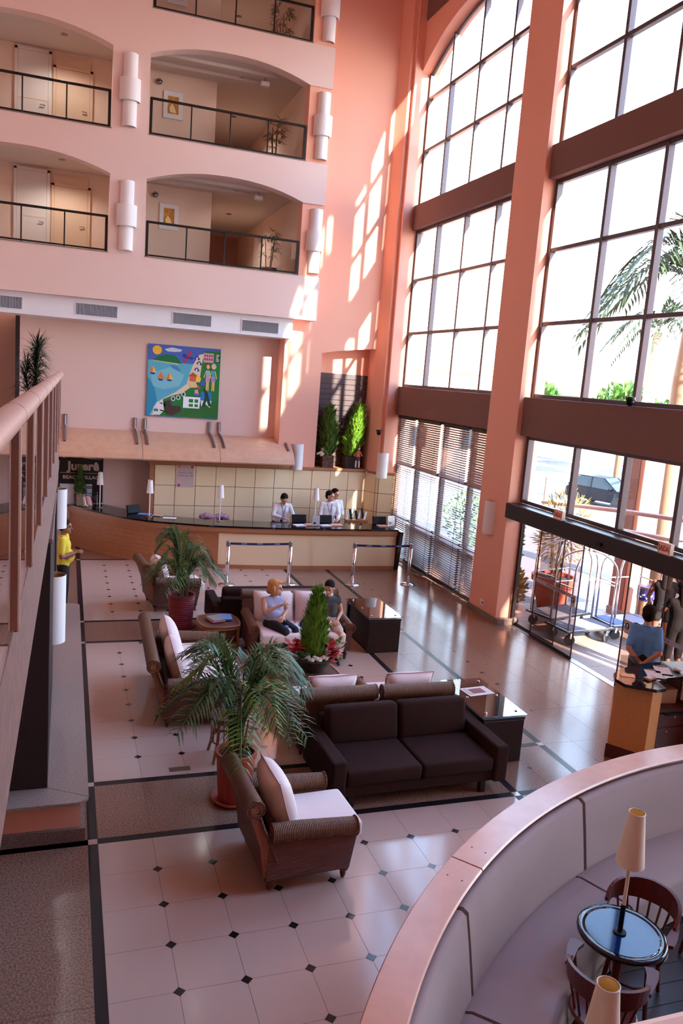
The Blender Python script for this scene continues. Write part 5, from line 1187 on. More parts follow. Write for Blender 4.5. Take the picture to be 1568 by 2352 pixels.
for y, nm in ((4.30, 'farther, left of the entrance'), (1.70, 'at the right picture edge')):
    s = thing('exit_sign', 'cream sign with red SAIDA lettering on the door header, '+nm, 'sign', (7.62, y, 2.48), 0, 'exit signs')
    obj('box', rbox(NB(), (7.64, y, 2.485), (0.07, 0.25, 0.17), 0.008), M['saidaW'], root=s); text('lettering', 'SAIDA', 0.118, M['saidaR'], (7.602, y, 2.485), (PI/2, 0, -PI/2), root=s, xs=0.62, bold=0.002)
    g = NB(); 
    for (a, b, c_, d_) in ((-0.115, 0.115, 0.07, 0.075), (-0.115, 0.115, -0.075, -0.07), (-0.115, -0.11, -0.075, 0.075), (0.11, 0.115, -0.075, 0.075)): box(g, 7.602, 7.606, y+a, y+b, 2.485+c_, 2.485+d_)
    obj('red_border', g, M['saidaR'], root=s)
bl_names = ['behind the counter end', 'second from the counter', 'third from the counter', 'half hidden by the salmon pillar']
for i in range(4):
    ya, yb = y1c[i+1]+0.05, y1c[i]-0.05
    if i == 3: ya = 6.75
    xb = 7.80
    b_ = thing('venetian_blind', 'brown slatted venetian blind, '+bl_names[i], 'blind', (xb, (ya+yb)/2, 3.66), 0, 'venetian blinds')
    obj('head_rail', rbox(NB(), (xb, (ya+yb)/2, 3.665), (0.06, yb-ya, 0.05), 0.006, 1), M['dkframe'], root=b_)
    g = NB(); z = 3.62; 
    while z > 0.12:
        til = (0.95 if i in (1, 3) else 0.62) if z > 2.45 else (0.12 if z > 1.1 else 0.30); obox(g, (xb, (ya+yb)/2, z), (0.05, yb-ya, 0.003), (0, -til, 0)); z -= 0.052
    stuff(obj('slats', g, M['woodtrim'] if False else M['slat'], root=b_))
    obj('bottom_rail', rbox(NB(), (xb, (ya+yb)/2, 0.09), (0.05, yb-ya, 0.03), 0.006, 1), M['dkframe'], root=b_)
    for yc in (ya+0.2, yb-0.2): obj('ladder_cord', box(NB(), xb-0.028, xb-0.026, yc-0.006, yc+0.006, 0.09, 3.65), M['dkframe'], root=b_)
t = thing('wall_outlet', 'white double wall outlet low on the salmon window pillar', 'outlet', (7.645, 6.56, 0.27)); obj('plate', rbox(NB(), (7.643, 6.56, 0.27), (0.014, 0.15, 0.12), 0.004, 1), M['white'], root=t); obj('red_socket', rbox(NB(), (7.634, 6.53, 0.27), (0.008, 0.05, 0.05), 0.003, 1), paint(170, 40, 50), root=t)
for (x, y, z, nm) in ((7.66, 2.88, 4.47, 'on the lower edge of the entrance window'), (7.3, 12.02, 3.2, 'on the salmon corner pier')):
    t = thing('dome_camera', 'small dark dome camera '+nm, 'camera', (x, y, z), 0, 'dome cameras'); obj('dome', ell(NB(), (x-0.03, y-0.02, z), (0.06, 0.06, 0.06)), M['black'], root=t, smooth=True); obj('collar', lathe(NB(), [(0.05, 0), (0.075, 0.01), (0.075, 0.05), (0, 0.05)], 16, (x-0.03, y-0.02, z+0.03)), M['dkmetal'], root=t); obj('bracket', tube(NB(), [(x-0.03, y-0.02, z+0.07), (x+0.09, y+0.06, z+0.07)], 0.015, 6), M['dkmetal'], root=t)

# ------------------------------------------------------------------ luggage carts
def cart(loc, rz, label, matm):
    t = thing('luggage_cart', label, 'cart', loc, rz, 'birdcage luggage carts')
    obj('deck', rbox(NB(), (0, 0, 0.275), (1.10, 0.62, 0.05), 0.02, 2), M['steel'], parent=t); obj('deck_carpet', rbox(NB(), (0, 0, 0.304), (1.04, 0.56, 0.012), 0.005, 1), matm, parent=t)
    f = NB(); tube(f, [(-0.56, -0.32, 0.275), (0.56, -0.32, 0.275), (0.56, 0.32, 0.275), (-0.56, 0.32, 0.275), (-0.56, -0.32, 0.275)], 0.022, 8); obj('bumper', f, M['dkmetal'], parent=t)
    for sx in (-1, 1):
        for sy in (-1, 1):
            P = [(sx*0.50, sy*0.26, 0.30), (sx*0.50, sy*0.26, 1.30)]+[(sx*(0.50*math.cos(q*PI/16)), sy*(0.26*math.cos(q*PI/16)), 1.30+0.42*math.sin(q*PI/16)) for q in range(1, 9)]
            obj('arched_post', tube(NB(), P, 0.019, 10), M['chrome'], parent=t, smooth=True)
    f = NB(); tube(f, [(-0.50, -0.26, 1.08), (-0.50, 0.26, 1.08)], 0.013, 8); tube(f, [(0.50, -0.26, 1.08), (0.50, 0.26, 1.08)], 0.013, 8); tube(f, [(-0.5, 0.26, 1.08), (0.5, 0.26, 1.08)], 0.013, 8); obj('cross_bar', f, M['chrome'], parent=t)
    obj('finial', ell(lathe(NB(), [(0.06, 1.70), (0.05, 1.74), (0.02, 1.76)], 14), (0, 0, 1.78), (0.03, 0.03, 0.03)), M['chrome'], parent=t, smooth=True)
    for sx in (-1, 1):
        for sy in (-1, 1):
            f = NB(); lathe(f, [(0.055, -0.022), (0.095, -0.024), (0.10, 0.0), (0.095, 0.024), (0.055, 0.022)], 20); bmesh.ops.transform(f, matrix=Matrix.Translation((sx*0.43, sy*0.24, 0.10)) @ Euler((PI/2, 0, 0.3*sx)).to_matrix().to_4x4(), verts=f.verts)
            w_ = obj('wheel', f, M['tyre'], parent=t); f = NB(); lathe(f, [(0.0, -0.02), (0.055, -0.022), (0.055, 0.022), (0, 0.02)], 14); bmesh.ops.transform(f, matrix=Matrix.Translation((sx*0.43, sy*0.24, 0.10)) @ Euler((PI/2, 0, 0.3*sx)).to_matrix().to_4x4(), verts=f.verts); obj('hub', f, M['hubcap'], parent=w_)
            obj('fork', rbox(NB(), (sx*0.43, sy*0.24, 0.19), (0.05, 0.07, 0.13), 0.008, 1), M['chrome'], parent=t)
cart((8.82, 4.92, 0.0), 0.10, 'birdcage luggage cart with grey carpet just outside the sliding door', M['cartmat'])
cart((8.92, 5.78, 0.0), 0.25, 'birdcage luggage cart beside the big planter, behind the fixed door leaf', M['cartmat'])
cart((10.0, 5.12, 0.0), 0.05, 'birdcage luggage cart with blue carpet by the litter bin', M['cartblue'])
# ------------------------------------------------------------------ outside
struct(obj('ground', box(NB(), 8.06, 90, -40, 120, -0.10, -0.02), M['asphalt']))
pv = struct(obj('pavement', box(NB(), 8.06, 11.3, -12, 7.4, -0.06, -0.006), M['grout']))
for i in range(5):
    for j in range(16):
        x0 = 8.08+i*0.64; y0 = -2.6+j*0.62; obj('paver', box(NB(), x0, x0+0.63, y0, y0+0.61, -0.02, 0.0), M['porch'], parent=pv)
# unseen walls added outside the frame to block sun from window panes
struct(obj('wall_sun_blocker', box(NB(), 8.12, 11.0, -34, -10.4, -0.05, 20), M['peach']))
struct(obj('wall_sun_blocker', box(NB(), 11.0, 11.2, -10.4, -7.3, -0.05, 14.0), M['peach']))
struct(obj('wall_pane_blocker', box(NB(), 11.0, 11.2, -1.0, 0.4, -0.05, 17), M['peach'])); struct(obj('wall_pane_blocker', box(NB(), 11.0, 11.2, -7.3, -5.7, -0.05, 17), M['peach']))
struct(obj('roof_porch', box(NB(), 8.1, 10.0, -10.3, 5.9, 4.18, 4.36), M['peach']))
# porch columns and rails
def porch(x, y, wx, wy, h, label):
    t = thing('porch_column', label, 'column', (x, y, 0), 0, 'porch columns'); obj('shaft', rbox(NB(), (x, y, h/2), (wx, wy, h), 0.02), paint(196, 146, 126), root=t); obj('dark_edge', rbox(NB(), (x-wx/2-0.005, y+0.06, h/2), (0.03, wy-0.14, h-0.02), 0.004, 1), M['beam'], root=t); obj('foot', rbox(NB(), (x, y, 0.08), (wx+0.06, wy+0.06, 0.16), 0.01), M['baseg'], root=t)
porch(10.95, 6.25, 0.5, 0.55, 3.9, 'peach porch column with brown edge outside the doors')
t = thing('porch_rails', 'pale horizontal pipe rails spanning the porch outside the entrance window', 'rail', (10.6, 4.0, 2.2))
for z in (2.55, 2.18): obj('pipe', tube(NB(), [(9.55, 7.7, z-0.37), (9.6, 5.2, z-0.12), (9.62, 1.2, z+0.2)], 0.045, 10), paint(222, 186, 176), root=t)
for y in (7.65, 1.3): obj('post', tube(NB(), [(9.58, y, 0), (9.58, y, 2.75)], 0.05, 10), paint(222, 186, 176), root=t)
# planter with croton
t = thing('terracotta_planter', 'big terracotta planter with a yellowish shrub outside the fixed door leaf', 'planter', (9.42, 6.78, 0))
obj('pot', lathe(NB(), [(0, 0), (0.27, 0), (0.42, 0.62), (0.46, 0.64), (0.46, 0.76), (0.40, 0.76), (0.38, 0.66), (0, 0.66)], 30), M['terra'], parent=t); obj('soil', lathe(NB(), [(0, 0.69), (0.38, 0.68)], 18), M['soil'], parent=t)
r_ = random.Random(8)
for k in range(6):
    a = r_.uniform(0, 6.28); obj('branch', tube(NB(), [(0.08*math.cos(a), 0.08*math.sin(a), 0.66), (0.2*math.cos(a), 0.2*math.sin(a), 1.3), (0.35*math.cos(a), 0.35*math.sin(a), 2.0)], [0.025, 0.018, 0.01], 6), M['bark'], parent=t)
def leafcloud(bm, c, R_, n, l, w_, r, up=0.3):
    for k in range(n):
        d = Vector((r.gauss(0, 1), r.gauss(0, 1), r.gauss(0, 1))).normalized(); p = Vector(c)+Vector((d.x*R_[0], d.y*R_[1], d.z*R_[2]))*(r.random()**0.4)
        q = (d+Vector((r.uniform(-.6, .6), r.uniform(-.6, .6), up))).normalized(); s = q.cross(Vector((r.uniform(-1, 1), r.uniform(-1, 1), r.uniform(-1, 1)))).normalized()*w_; ll = l*r.uniform(0.6, 1.2)
        v = [bm.verts.new(p), bm.verts.new(p+q*ll*0.5+s), bm.verts.new(p+q*ll), bm.verts.new(p+q*ll*0.5-s)]; bm.faces.new(v)
    return bm
obj('foliage', leafcloud(NB(), (0.1, 0, 1.75), (0.55, 0.5, 0.80), 900, 0.20, 0.012, random.Random(3)), M['croton'], parent=t)
# litter bin
t = thing('litter_bin', 'tan round litter bin with a blue lettered band near the luggage carts', 'bin', (10.75, 5.42, 0))
obj('body', lathe(NB(), [(0, 0), (0.21, 0), (0.22, 0.62)], 26), M['bintan'], parent=t); obj('band', lathe(NB(), [(0.225, 0.60), (0.228, 0.84)], 26), M['binband'], parent=t); obj('rim', lathe(NB(), [(0.232, 0.83), (0.235, 0.88), (0.19, 0.88), (0.18, 0.8), (0, 0.78)], 26), M['steel'], parent=t)
f = NB()
for k in range(10):
    a = PI+k*0.32; tube(f, [(0.231*math.cos(a), 0.231*math.sin(a), 0.66+0.05*(k % 2)), (0.231*math.cos(a+0.2), 0.231*math.sin(a+0.2), 0.68+0.05*(k % 2))], 0.018, 5)
obj('band_pattern', f, paint(226, 222, 236), parent=t)
# garden strip outside the blind bay
gb = struct(obj('wall_garden', box(NB(), 8.25, 8.45, 8.2, 12.0, -0.02, 0.85), M['beam']))
r_ = random.Random(12)
for k, (x, y, z, sx, sy, sz, m, nm) in enumerate(((9.0, 8.3, 1.3, 0.4, 0.5, 1.2, 'hedge', 'leafy garden shrub outside the blind nearest the salmon pillar'), (9.5, 9.7, 0.9, 0.5, 0.7, 0.8, 'hedge', 'low green shrub outside the third blind'), (9.7, 11.4, 1.0, 0.5, 0.8, 0.8, 'hedge', 'low green shrub outside the second blind'), (8.75, 7.35, 0.4, 0.28, 0.4, 0.4, 'croton', 'dry yellowish undergrowth at the foot of the garden window'))):
    t = thing('garden_shrub', nm, 'shrub', (x, y, 0)); obj('foliage', leafcloud(NB(), (0, 0, z), (sx, sy, sz), 700, 0.13, 0.035, random.Random(k)), M[m], parent=t)
    f = NB()
    for q in range(5): a = q*1.3; tube(f, [(0.05*math.cos(a), 0.05*math.sin(a), -0.02), (sx*0.5*math.cos(a), sy*0.5*math.sin(a), z)], 0.014, 5)
    obj('branches', f, M['bark'], parent=t)
# tall palms on the street
def tall_palm(x, y, h, label, seed, n=16, L=2.6):
    t = thing('street_palm', label, 'palm tree', (x, y, 0), 0, 'street palms'); r = random.Random(seed)
    obj('trunk', tube(NB(), [(0.0, 0, -0.1), (0.02, 0, h*0.3), (-0.05, 0.02, h*0.7), (0, 0, h)], [0.36, 0.33, 0.28, 0.2], 14), M['palmtrunk'], parent=t, smooth=True)
    for k in range(n):
        a = 2*PI*k/n+r.uniform(-.2, .2); up = r.random(); obj('frond', frond_bm((0, 0, h), a, L*(1.1-0.4*up), 0.3+1.3*up, 2.0-0.6*up, nl=34, lw=0.035, ll=0.75, seed=seed*50+k), M['streetleaf'], parent=t)
tall_palm(13.3, 8.05, 7.2, 'tall palm with pale trunk and drooping crown right of the entrance window', 5)
tall_palm(26, 24.5, 7.8, 'distant palm tree beyond the street', 9, 12, 2.6)
# parked car
def car(loc, rz, label, body='carpaint'):
    t = thing('parked_car', label, 'car', loc, rz, 'parked cars'); t.scale = (0.84, 0.84, 0.84)
    P = [(-1.85, 0.30), (-1.9, 0.55), (-1.82, 0.85), (-1.35, 0.95), (1.30, 0.92), (1.75, 0.85), (1.88, 0.60), (1.85, 0.30)]
    f = NB(); prism(f, P, -0.80, 0.80, 'xz'); bmesh.ops.bevel(f, geom=f.edges[:], offset=0.06, segments=2, affect='EDGES'); obj('body', f, M[body], parent=t)
    f = NB(); a = [(-1.72, 0.90), (-1.30, 1.42), (0.25, 1.46), (1.05, 0.92)]; v0 = [f.verts.new((x, -0.74 if z < 1 else -0.60, z)) for x, z in a]; v1 = [f.verts.new((x, 0.74 if z < 1 else 0.60, z)) for x, z in a]
    f.faces.new(v0); f.faces.new(v1[::-1])
    for k in range(4): f.faces.new((v0[k], v1[k], v1[(k+1) % 4], v0[(k+1) % 4]))
    obj('windows', f, M['carglass'], parent=t); obj('roof', rbox(NB(), (-0.53, 0, 1.455), (1.50, 1.18, 0.05), 0.02), M[body], parent=t)
    f = NB()
    for s in (-1, 1):
        tube(f, [(1.05, s*0.75, 0.92), (0.25, s*0.61, 1.46)], 0.03, 6); tube(f, [(-1.72, s*0.75, 0.92), (-1.3, s*0.61, 1.44)], 0.035, 6); tube(f, [(-0.4, s*0.75, 0.92), (-0.45, s*0.61, 1.46)], 0.03, 6)
    obj('pillars', f, M[body], parent=t)
    for s in (-1, 1):
        obj('headlight', rbox(NB(), (1.80, s*0.55, 0.70), (0.10, 0.34, 0.14), 0.03), M['clear'], parent=t); obj('mirror', ell(NB(), (0.75, s*0.86, 0.98), (0.07, 0.09, 0.07)), M[body], parent=t, smooth=True)
        for x in (-1.2, 1.2):
            f = lathe(NB(), [(0.18, -0.09), (0.30, -0.10), (0.31, 0.0), (0.30, 0.10), (0.18, 0.09)], 22); bmesh.ops.transform(f, matrix=Matrix.Translation((x, s*0.79, 0.29)) @ Matrix.Rotation(PI/2, 4, 'X'), verts=f.verts); w_ = obj('wheel', f, M['tyre'], parent=t)
            f = lathe(NB(), [(0, -0.08), (0.18, -0.08), (0.18, 0.08), (0, 0.08)], 16); bmesh.ops.transform(f, matrix=Matrix.Translation((x, s*0.79, 0.29)) @ Matrix.Rotation(PI/2, 4, 'X'), verts=f.verts); obj('hubcap', f, M['hubcap'], parent=w_)
    obj('grille', rbox(NB(), (1.87, 0, 0.62), (0.04, 0.5, 0.10), 0.01), M['black'], parent=t); obj('number_plate', rbox(NB(), (1.90, 0, 0.45), (0.02, 0.42, 0.12), 0.004, 1), M['paper'], parent=t)
car((21.6, 21.2, -0.02), -1.2, 'dark blue hatchback parked in the street beyond the entrance window')
car((27.5, 16.5, -0.02), 1.2, 'white car parked far right behind the street palm', 'housewhite')
# far houses
def house(x, y, wx, wy, h, label, m, roof=True, nwin=3):
    t = thing('house', label, 'house', (x, y, 0), 0, None); wl = obj('walls', box(NB(), x-wx/2, x+wx/2, y-wy/2, y+wy/2, -0.05, h), M[m], root=t)
    if roof:
        f = NB(); e = 0.4; A_ = [f.verts.new((x+sx*(wx/2+e), y+sy*(wy/2+e), h)) for sx, sy in ((-1, -1), (1, -1), (1, 1), (-1, 1))]; r1 = f.verts.new((x, y-wy*0.2, h+1.4)); r2 = f.verts.new((x, y+wy*0.2, h+1.4))
        f.faces.new((A_[0], A_[1], r1)); f.faces.new((A_[2], A_[3], r2)); f.faces.new((A_[1], A_[2], r2, r1)); f.faces.new((A_[3], A_[0], r1, r2)); f.faces.new(A_[::-1]); obj('roof', f, M['roof'], root=t)
    else: obj('roof_coping', box(NB(), x-wx/2-0.15, x+wx/2+0.15, y-wy/2-0.15, y+wy/2+0.15, h, h+0.25), M['peach'], root=t)
    for k in range(nwin):
        yy_ = y-wy/2+wy*(k+0.5)/nwin
        for z in ((1.2,) if h < 5 else (1.2, 4.0)):
            w_ = obj('window', box(NB(), x-wx/2-0.06, x-wx/2+0.02, yy_-0.5, yy_+0.5, z, z+1.2), M['frame'], root=t); obj('pane', box(NB(), x-wx/2-0.08, x-wx/2-0.06, yy_-0.42, yy_+0.42, z+0.08, z+1.12), M['carglass'], root=t, parent=w_)
        xx__ = x-wx/2+wx*(k+0.5)/nwin
        w_ = obj('window', box(NB(), xx__-0.5, xx__+0.5, y-wy/2-0.06, y-wy/2+0.02, 1.2, 2.4), M['frame'], root=t); obj('pane', box(NB(), xx__-0.42, xx__+0.42, y-wy/2-0.08, y-wy/2-0.06, 1.28, 2.32), M['carglass'], root=t, parent=w_)
    return t
house(40, 46, 14, 12, 4.6, 'white house with low roof across the street, behind the dark car', 'housewhite')
house(46, 30, 12, 12, 6.4, 'peach apartment house far right beyond the palm crown', 'housewhite', False)
house(20.5, 36, 9, 8, 5.3, 'peach neighbouring wing seen through the blind bay glazing', 'peach', False)
house(62, 62, 16, 14, 5.5, 'pale house at the far end of the street', 'housewhite')
for k, (x, y, h) in enumerate(((29, 30, 5.2), (34, 31, 4.6), (36, 26, 5.0), (30, 41, 5.4))):
    t = thing('street_tree', ['round green tree beside the distant palm', 'smaller round tree between the far houses', 'round tree before the peach apartment house', 'round tree behind the dark car'][k], 'tree', (x, y, 0)); obj('trunk', tube(NB(), [(0, 0, -0.05), (0, 0, h*0.6)], 0.15, 8), M['bark'], parent=t); obj('crown', leafcloud(NB(), (0, 0, h*0.72), (1.7, 1.7, h*0.3), 1400, 0.5, 0.16, random.Random(60+k)), M['hedge'], parent=t)
for k, (x, y) in enumerate(((24, 18.5), (25.2, 20.6))):
    t = thing('street_hedge', 'clipped green hedge along the pavement, %s' % ['nearer stretch', 'farther stretch'][k], 'hedge', (x, y, 0)); obj('foliage', leafcloud(NB(), (0, 0, 0.55), (0.6, 1.2, 0.6), 900, 0.2, 0.07, random.Random(80+k)), M['hedge'], parent=t); obj('twigs', box(NB(), -0.3, 0.3, -0.8, 0.8, -0.05, 0.5), M['bark'], parent=t)
t = thing('lamp_post', 'pale street post beside the parked dark car', 'post', (23.4, 21.6, 0)); obj('pole', tube(NB(), [(0, 0, -0.05), (0, 0, 5.0)], 0.09, 10), paint(190, 190, 206), parent=t); obj('head', rbox(NB(), (0.3, 0, 5.0), (0.8, 0.25, 0.12), 0.03), M['steel'], parent=t); obj('sign_plate', rbox(NB(), (0, -0.1, 3.2), (0.9, 0.04, 0.4), 0.01), paint(70, 90, 150), parent=t)
# ------------------------------------------------------------------ people
def capsule(bm, p0, p1, r0, r1, n=12):
    p0, p1 = Vector(p0), Vector(p1); tube(bm, [p0, p1], [r0, r1], n)
    ell(bm, p0, (r0, r0, r0), n, 8); ell(bm, p1, (r1, r1, r1), n, 8)
def fuse(bm, voxel, it=3):
    me = bpy.data.meshes.new('f'); bm.to_mesh(me); bm.free(); o = bpy.data.objects.new('f', me); C.objects.link(o)
    m = o.modifiers.new('r', 'REMESH'); m.mode = 'VOXEL'; m.voxel_size = voxel
    s = o.modifiers.new('s', 'SMOOTH'); s.factor = 0.5; s.iterations = it
    dg = bpy.context.evaluated_depsgraph_get(); me2 = bpy.data.meshes.new_from_object(o.evaluated_get(dg)); C.objects.unlink(o); bpy.data.objects.remove(o); bpy.data.meshes.remove(me)
    b = NB(); b.from_mesh(me2); bpy.data.meshes.remove(me2); return b
def hand(bm, w, d, up, s=1.0, curl=0.7, side=1):
    """palm plus four unequal bent fingers and a thumb; w wrist, d forearm direction, up back of the hand"""
    w = Vector(w); d = Vector(d).normalized(); up = Vector(up); up = (up-d*up.dot(d)).normalized(); lat = d.cross(up)*side; h = NB()
    for k in range(4):
        q = w+d*0.01+lat*(0.022*(k-1.5))*0.7; capsule(h, q, w+d*0.085*s+lat*0.022*(k-1.5), 0.016, 0.013, 8)
        L = (0.062, 0.075, 0.07, 0.055)[k]*s; a = w+d*0.085*s+lat*0.022*(k-1.5)
        d1 = (d*math.cos(curl*0.5)-up*math.sin(curl*0.5)); d2 = (d*math.cos(curl*1.5)-up*math.sin(curl*1.5))
        b = a+d1*L*0.55; capsule(h, a, b, 0.0105, 0.0095, 8); capsule(h, b, b+d2*L*0.5, 0.0095, 0.008, 8)
    a = w+d*0.03*s+lat*-0.03; b = a+(d*0.7-lat*0.6-up*0.25).normalized()*0.04*s; capsule(h, a, b, 0.013, 0.011, 8); capsule(h, b, b+(d*0.9-lat*0.2-up*0.4).normalized()*0.032*s, 0.011, 0.009, 8)
    merge(bm, fuse(h, 0.006, 2))
def person(label, loc, rz, J, skin='skin', hair='hairdark', top=None, topm=None, bottom=None, botm=None, sleeve=0.6, hairlen='short', shoes='shoe', look=(0, 0), s=1.0, collar=False, curls=(0.7, 0.7), group=None, belly=0.0, lanyard=False, neckup=True):
    """J: joints in the person's frame (x forward, y to the left, z up from the floor)"""
    t = thing('person', label, 'person', loc, rz, group); V = {k: Vector(v) for k, v in J.items()}
    pel, chest, neck, head = V['pelvis'], V['chest'], V['neck'], V['head']
    hy = Matrix.Rotation(look[0], 4, 'Z') @ Matrix.Rotation(look[1], 4, 'Y')
    b = NB()
    def torso(bm, e):
        for sg_ in (-1, 1):
            off = Vector((0, 0.07*s*sg_, 0)); capsule(bm, pel+off, (pel+chest)/2+off*0.85, 0.105*s+e, 0.095*s+e); capsule(bm, (pel+chest)/2+off*0.85, chest+off*1.05, 0.095*s+e, 0.105*s+e)
        capsule(bm, V['shL'].lerp(chest, 0.25), V['shR'].lerp(chest, 0.25), 0.065*s+e, 0.065*s+e); capsule(bm, chest, neck, 0.09*s+e, 0.055*s+e*0.6)
        if belly: ell(bm, pel.lerp(chest, 0.35)+Vector((0.05, 0, 0)), (0.12*s+belly, 0.15*s+belly, 0.14*s))
    torso(b, 0); capsule(b, neck-Vector((0, 0, 0.02)), head-Vector((0.01, 0, 0.05)), 0.053*s, 0.05*s)
    for sd_ in 'LR':
        capsule(b, V['sh'+sd_], V['el'+sd_], 0.05*s, 0.041*s); capsule(b, V['el'+sd_], V['wr'+sd_], 0.041*s, 0.027*s)
        capsule(b, V['hip'+sd_], V['kn'+sd_], 0.085*s, 0.057*s); capsule(b, V['kn'+sd_], V['an'+sd_], 0.055*s, 0.038*s); ell(b, V['kn'+sd_].lerp(V['an'+sd_], 0.3)-Vector((0.015, 0, 0)), (0.058*s, 0.055*s, 0.1*s))
    body = fuse(b, 0.014, 4)
    for sd_, sg_ in (('L', 1), ('R', -1)):
        d = V['wr'+sd_]-V['el'+sd_]; upv = Vector((0, 0, 1)) if abs(d.normalized().z) < 0.8 else Vector((0, sg_, 0)); hand(body, V['wr'+sd_], d, V.get('up'+sd_, upv), s, curls[0 if sd_ == 'L' else 1], sg_)
    h = NB(); hs = s*1.08
    def HP(x, y, z): return head+(hy @ Vector((x*hs, y*hs, z*hs)))
    ell(h, HP(-0.005, 0, 0.03), (0.098*hs, 0.077*hs, 0.092*hs), 16, 12, hy.to_euler()); ell(h, HP(0.018, 0, -0.04), (0.076*hs, 0.062*hs, 0.082*hs), 16, 12, hy.to_euler())
    capsule(h, HP(0.09, 0, 0.012), HP(0.113, 0, -0.028), 0.010*hs, 0.016*hs, 8); ell(h, HP(0.085, 0, -0.098), (0.022*hs, 0.026*hs, 0.02*hs), 8, 6)
    capsule(h, HP(0.083, 0.045, 0.028), HP(0.088, -0.045, 0.028), 0.014*hs, 0.014*hs, 8); capsule(h, HP(0.09, 0.02, -0.068), HP(0.09, -0.02, -0.068), 0.011*hs, 0.011*hs, 8)
    for sg_ in (-1, 1): ell(h, HP(-0.005, 0.079*sg_, -0.012), (0.022*hs, 0.010*hs, 0.034*hs), 8, 6, hy.to_euler())
    merge(body, fuse(h, 0.008, 2)); obj('body', body, M[skin], parent=t, smooth=True)
    for sg_ in (-1, 1): obj('eye', ell(NB(), HP(0.087, 0.031*sg_, 0.004), (0.010*hs, 0.013*hs, 0.008*hs), 8, 6), M['eyewhite'], parent=t, smooth=True)
    obj('mouth', ell(NB(), HP(0.094, 0, -0.066), (0.009*hs, 0.022*hs, 0.007*hs), 8, 6), M['lips'], parent=t, smooth=True)
    g = NB(); ell(g, HP(-0.02, 0, 0.052), (0.102*hs, 0.087*hs, 0.088*hs), 16, 12, hy.to_euler()); ell(g, HP(-0.05, 0, -0.0), (0.068*hs, 0.082*hs, 0.085*hs), 14, 10, hy.to_euler())
    if hairlen == 'bob':
        for sg_ in (-1, 1): ell(g, HP(-0.02, 0.068*sg_, -0.02), (0.055*hs, 0.028*hs, 0.075*hs), 10, 8)
        ell(g, HP(0.045, 0, 0.092), (0.055*hs, 0.065*hs, 0.03*hs), 10, 8); ell(g, HP(-0.065, 0, -0.045), (0.045*hs, 0.075*hs, 0.06*hs), 10, 8)
    if hairlen == 'long': capsule(g, HP(-0.06, 0.03, -0.02), HP(-0.09, 0.03, -0.26), 0.06*hs, 0.05*hs); capsule(g, HP(-0.06, -0.03, -0.02), HP(-0.09, -0.03, -0.26), 0.06*hs, 0.05*hs)
    obj('hair', fuse(g, 0.010, 1), M[hair], parent=t, smooth=True)
    if topm:
        g = NB(); torso(g, 0.016)
        for sd_ in 'LR':
            if sleeve > 0:
                e1 = V['sh'+sd_].lerp(V['el'+sd_], min(1, sleeve)); capsule(g, V['sh'+sd_], e1, 0.064*s, 0.056*s)
                if sleeve > 1: capsule(g, V['el'+sd_], V['el'+sd_].lerp(V['wr'+sd_], sleeve-1), 0.054*s, 0.042*s)
        g2 = fuse(g, 0.014, 3)
        if not sleeve == -1:
            cut = neck.z+0.005; bmesh.ops.bisect_plane(g2, geom=g2.verts[:]+g2.edges[:]+g2.faces[:], plane_co=(0, 0, cut), plane_no=(0, 0, 1), clear_outer=True)
            if bottom: bmesh.ops.bisect_plane(g2, geom=g2.verts[:]+g2.edges[:]+g2.faces[:], plane_co=pel-Vector((0, 0, 0.06)), plane_no=(0, 0, -1), clear_outer=True)
        sh_ = obj('shirt', g2, M[topm], parent=t, smooth=True)
        if collar:
            g = NB(); tube(g, [neck+Vector((0.0, 0, -0.01))+Vector((0.066*s*math.cos(q*PI/9), 0.066*s*math.sin(q*PI/9), 0.015*math.cos(q*PI/9)*-1)) for q in range(19)], 0.014, 6); obj('collar', g, M[topm], parent=sh_)
        if lanyard:
            g = NB(); tube(g, [neck+Vector((-0.02, 0.05, 0.02)), neck+Vector((0.09, 0.055, -0.05)), chest+Vector((0.135, 0.02, -0.05)), chest+Vector((0.13, 0, -0.13)), chest+Vector((0.135, -0.02, -0.05)), neck+Vector((0.09, -0.055, -0.05)), neck+Vector((-0.02, -0.05, 0.02))], 0.006, 5); obj('lanyard', g, M['navy'], parent=t)
            obj('badge', rbox(NB(), chest+Vector((0.135, 0, -0.17)), (0.008, 0.055, 0.08), 0.002, 1), paint(120, 140, 200), parent=t)
    if botm:
        g = NB(); L = bottom
        for sd_, sg_ in (('L', 1), ('R', -1)):
            capsule(g, pel+Vector((0, 0.07*s*sg_, 0)), V['hip'+sd_], 0.118*s, 0.105*s); k = V['kn'+sd_]
            if L >= 1: capsule(g, V['hip'+sd_], k, 0.10*s, 0.072*s); capsule(g, k, k.lerp(V['an'+sd_], L-1), 0.072*s, 0.058*s)
            else: capsule(g, V['hip'+sd_], V['hip'+sd_].lerp(k, L), 0.103*s, 0.095*s)
        capsule(g, pel+Vector((0, 0.06*s, 0.03)), pel+Vector((0, -0.06*s, 0.03)), 0.122*s, 0.122*s); obj('trousers', fuse(g, 0.014, 3), M[botm], parent=t, smooth=True)
    for sd_, sg_ in (('L', 1), ('R', -1)):
        a = V['an'+sd_]; td = V.get('toe', Vector((1, 0, 0))); g = NB(); capsule(g, a+Vector((-0.02, 0, -0.035)), a+td*0.15*s+Vector((0, 0, -0.05)), 0.036*s, 0.028*s); capsule(g, a+Vector((-0.03, 0, -0.035)), a+Vector((0, 0, -0.01)), 0.036*s, 0.042*s)
        fz = fuse(g, 0.01, 2)
        zf = a.z-0.078
        for v in fz.verts: v.co.z = max(v.co.z, zf)
        obj('shoe' if shoes == 'shoe' else 'sandal', fz, M['shoe'], parent=t, smooth=True)
    return t
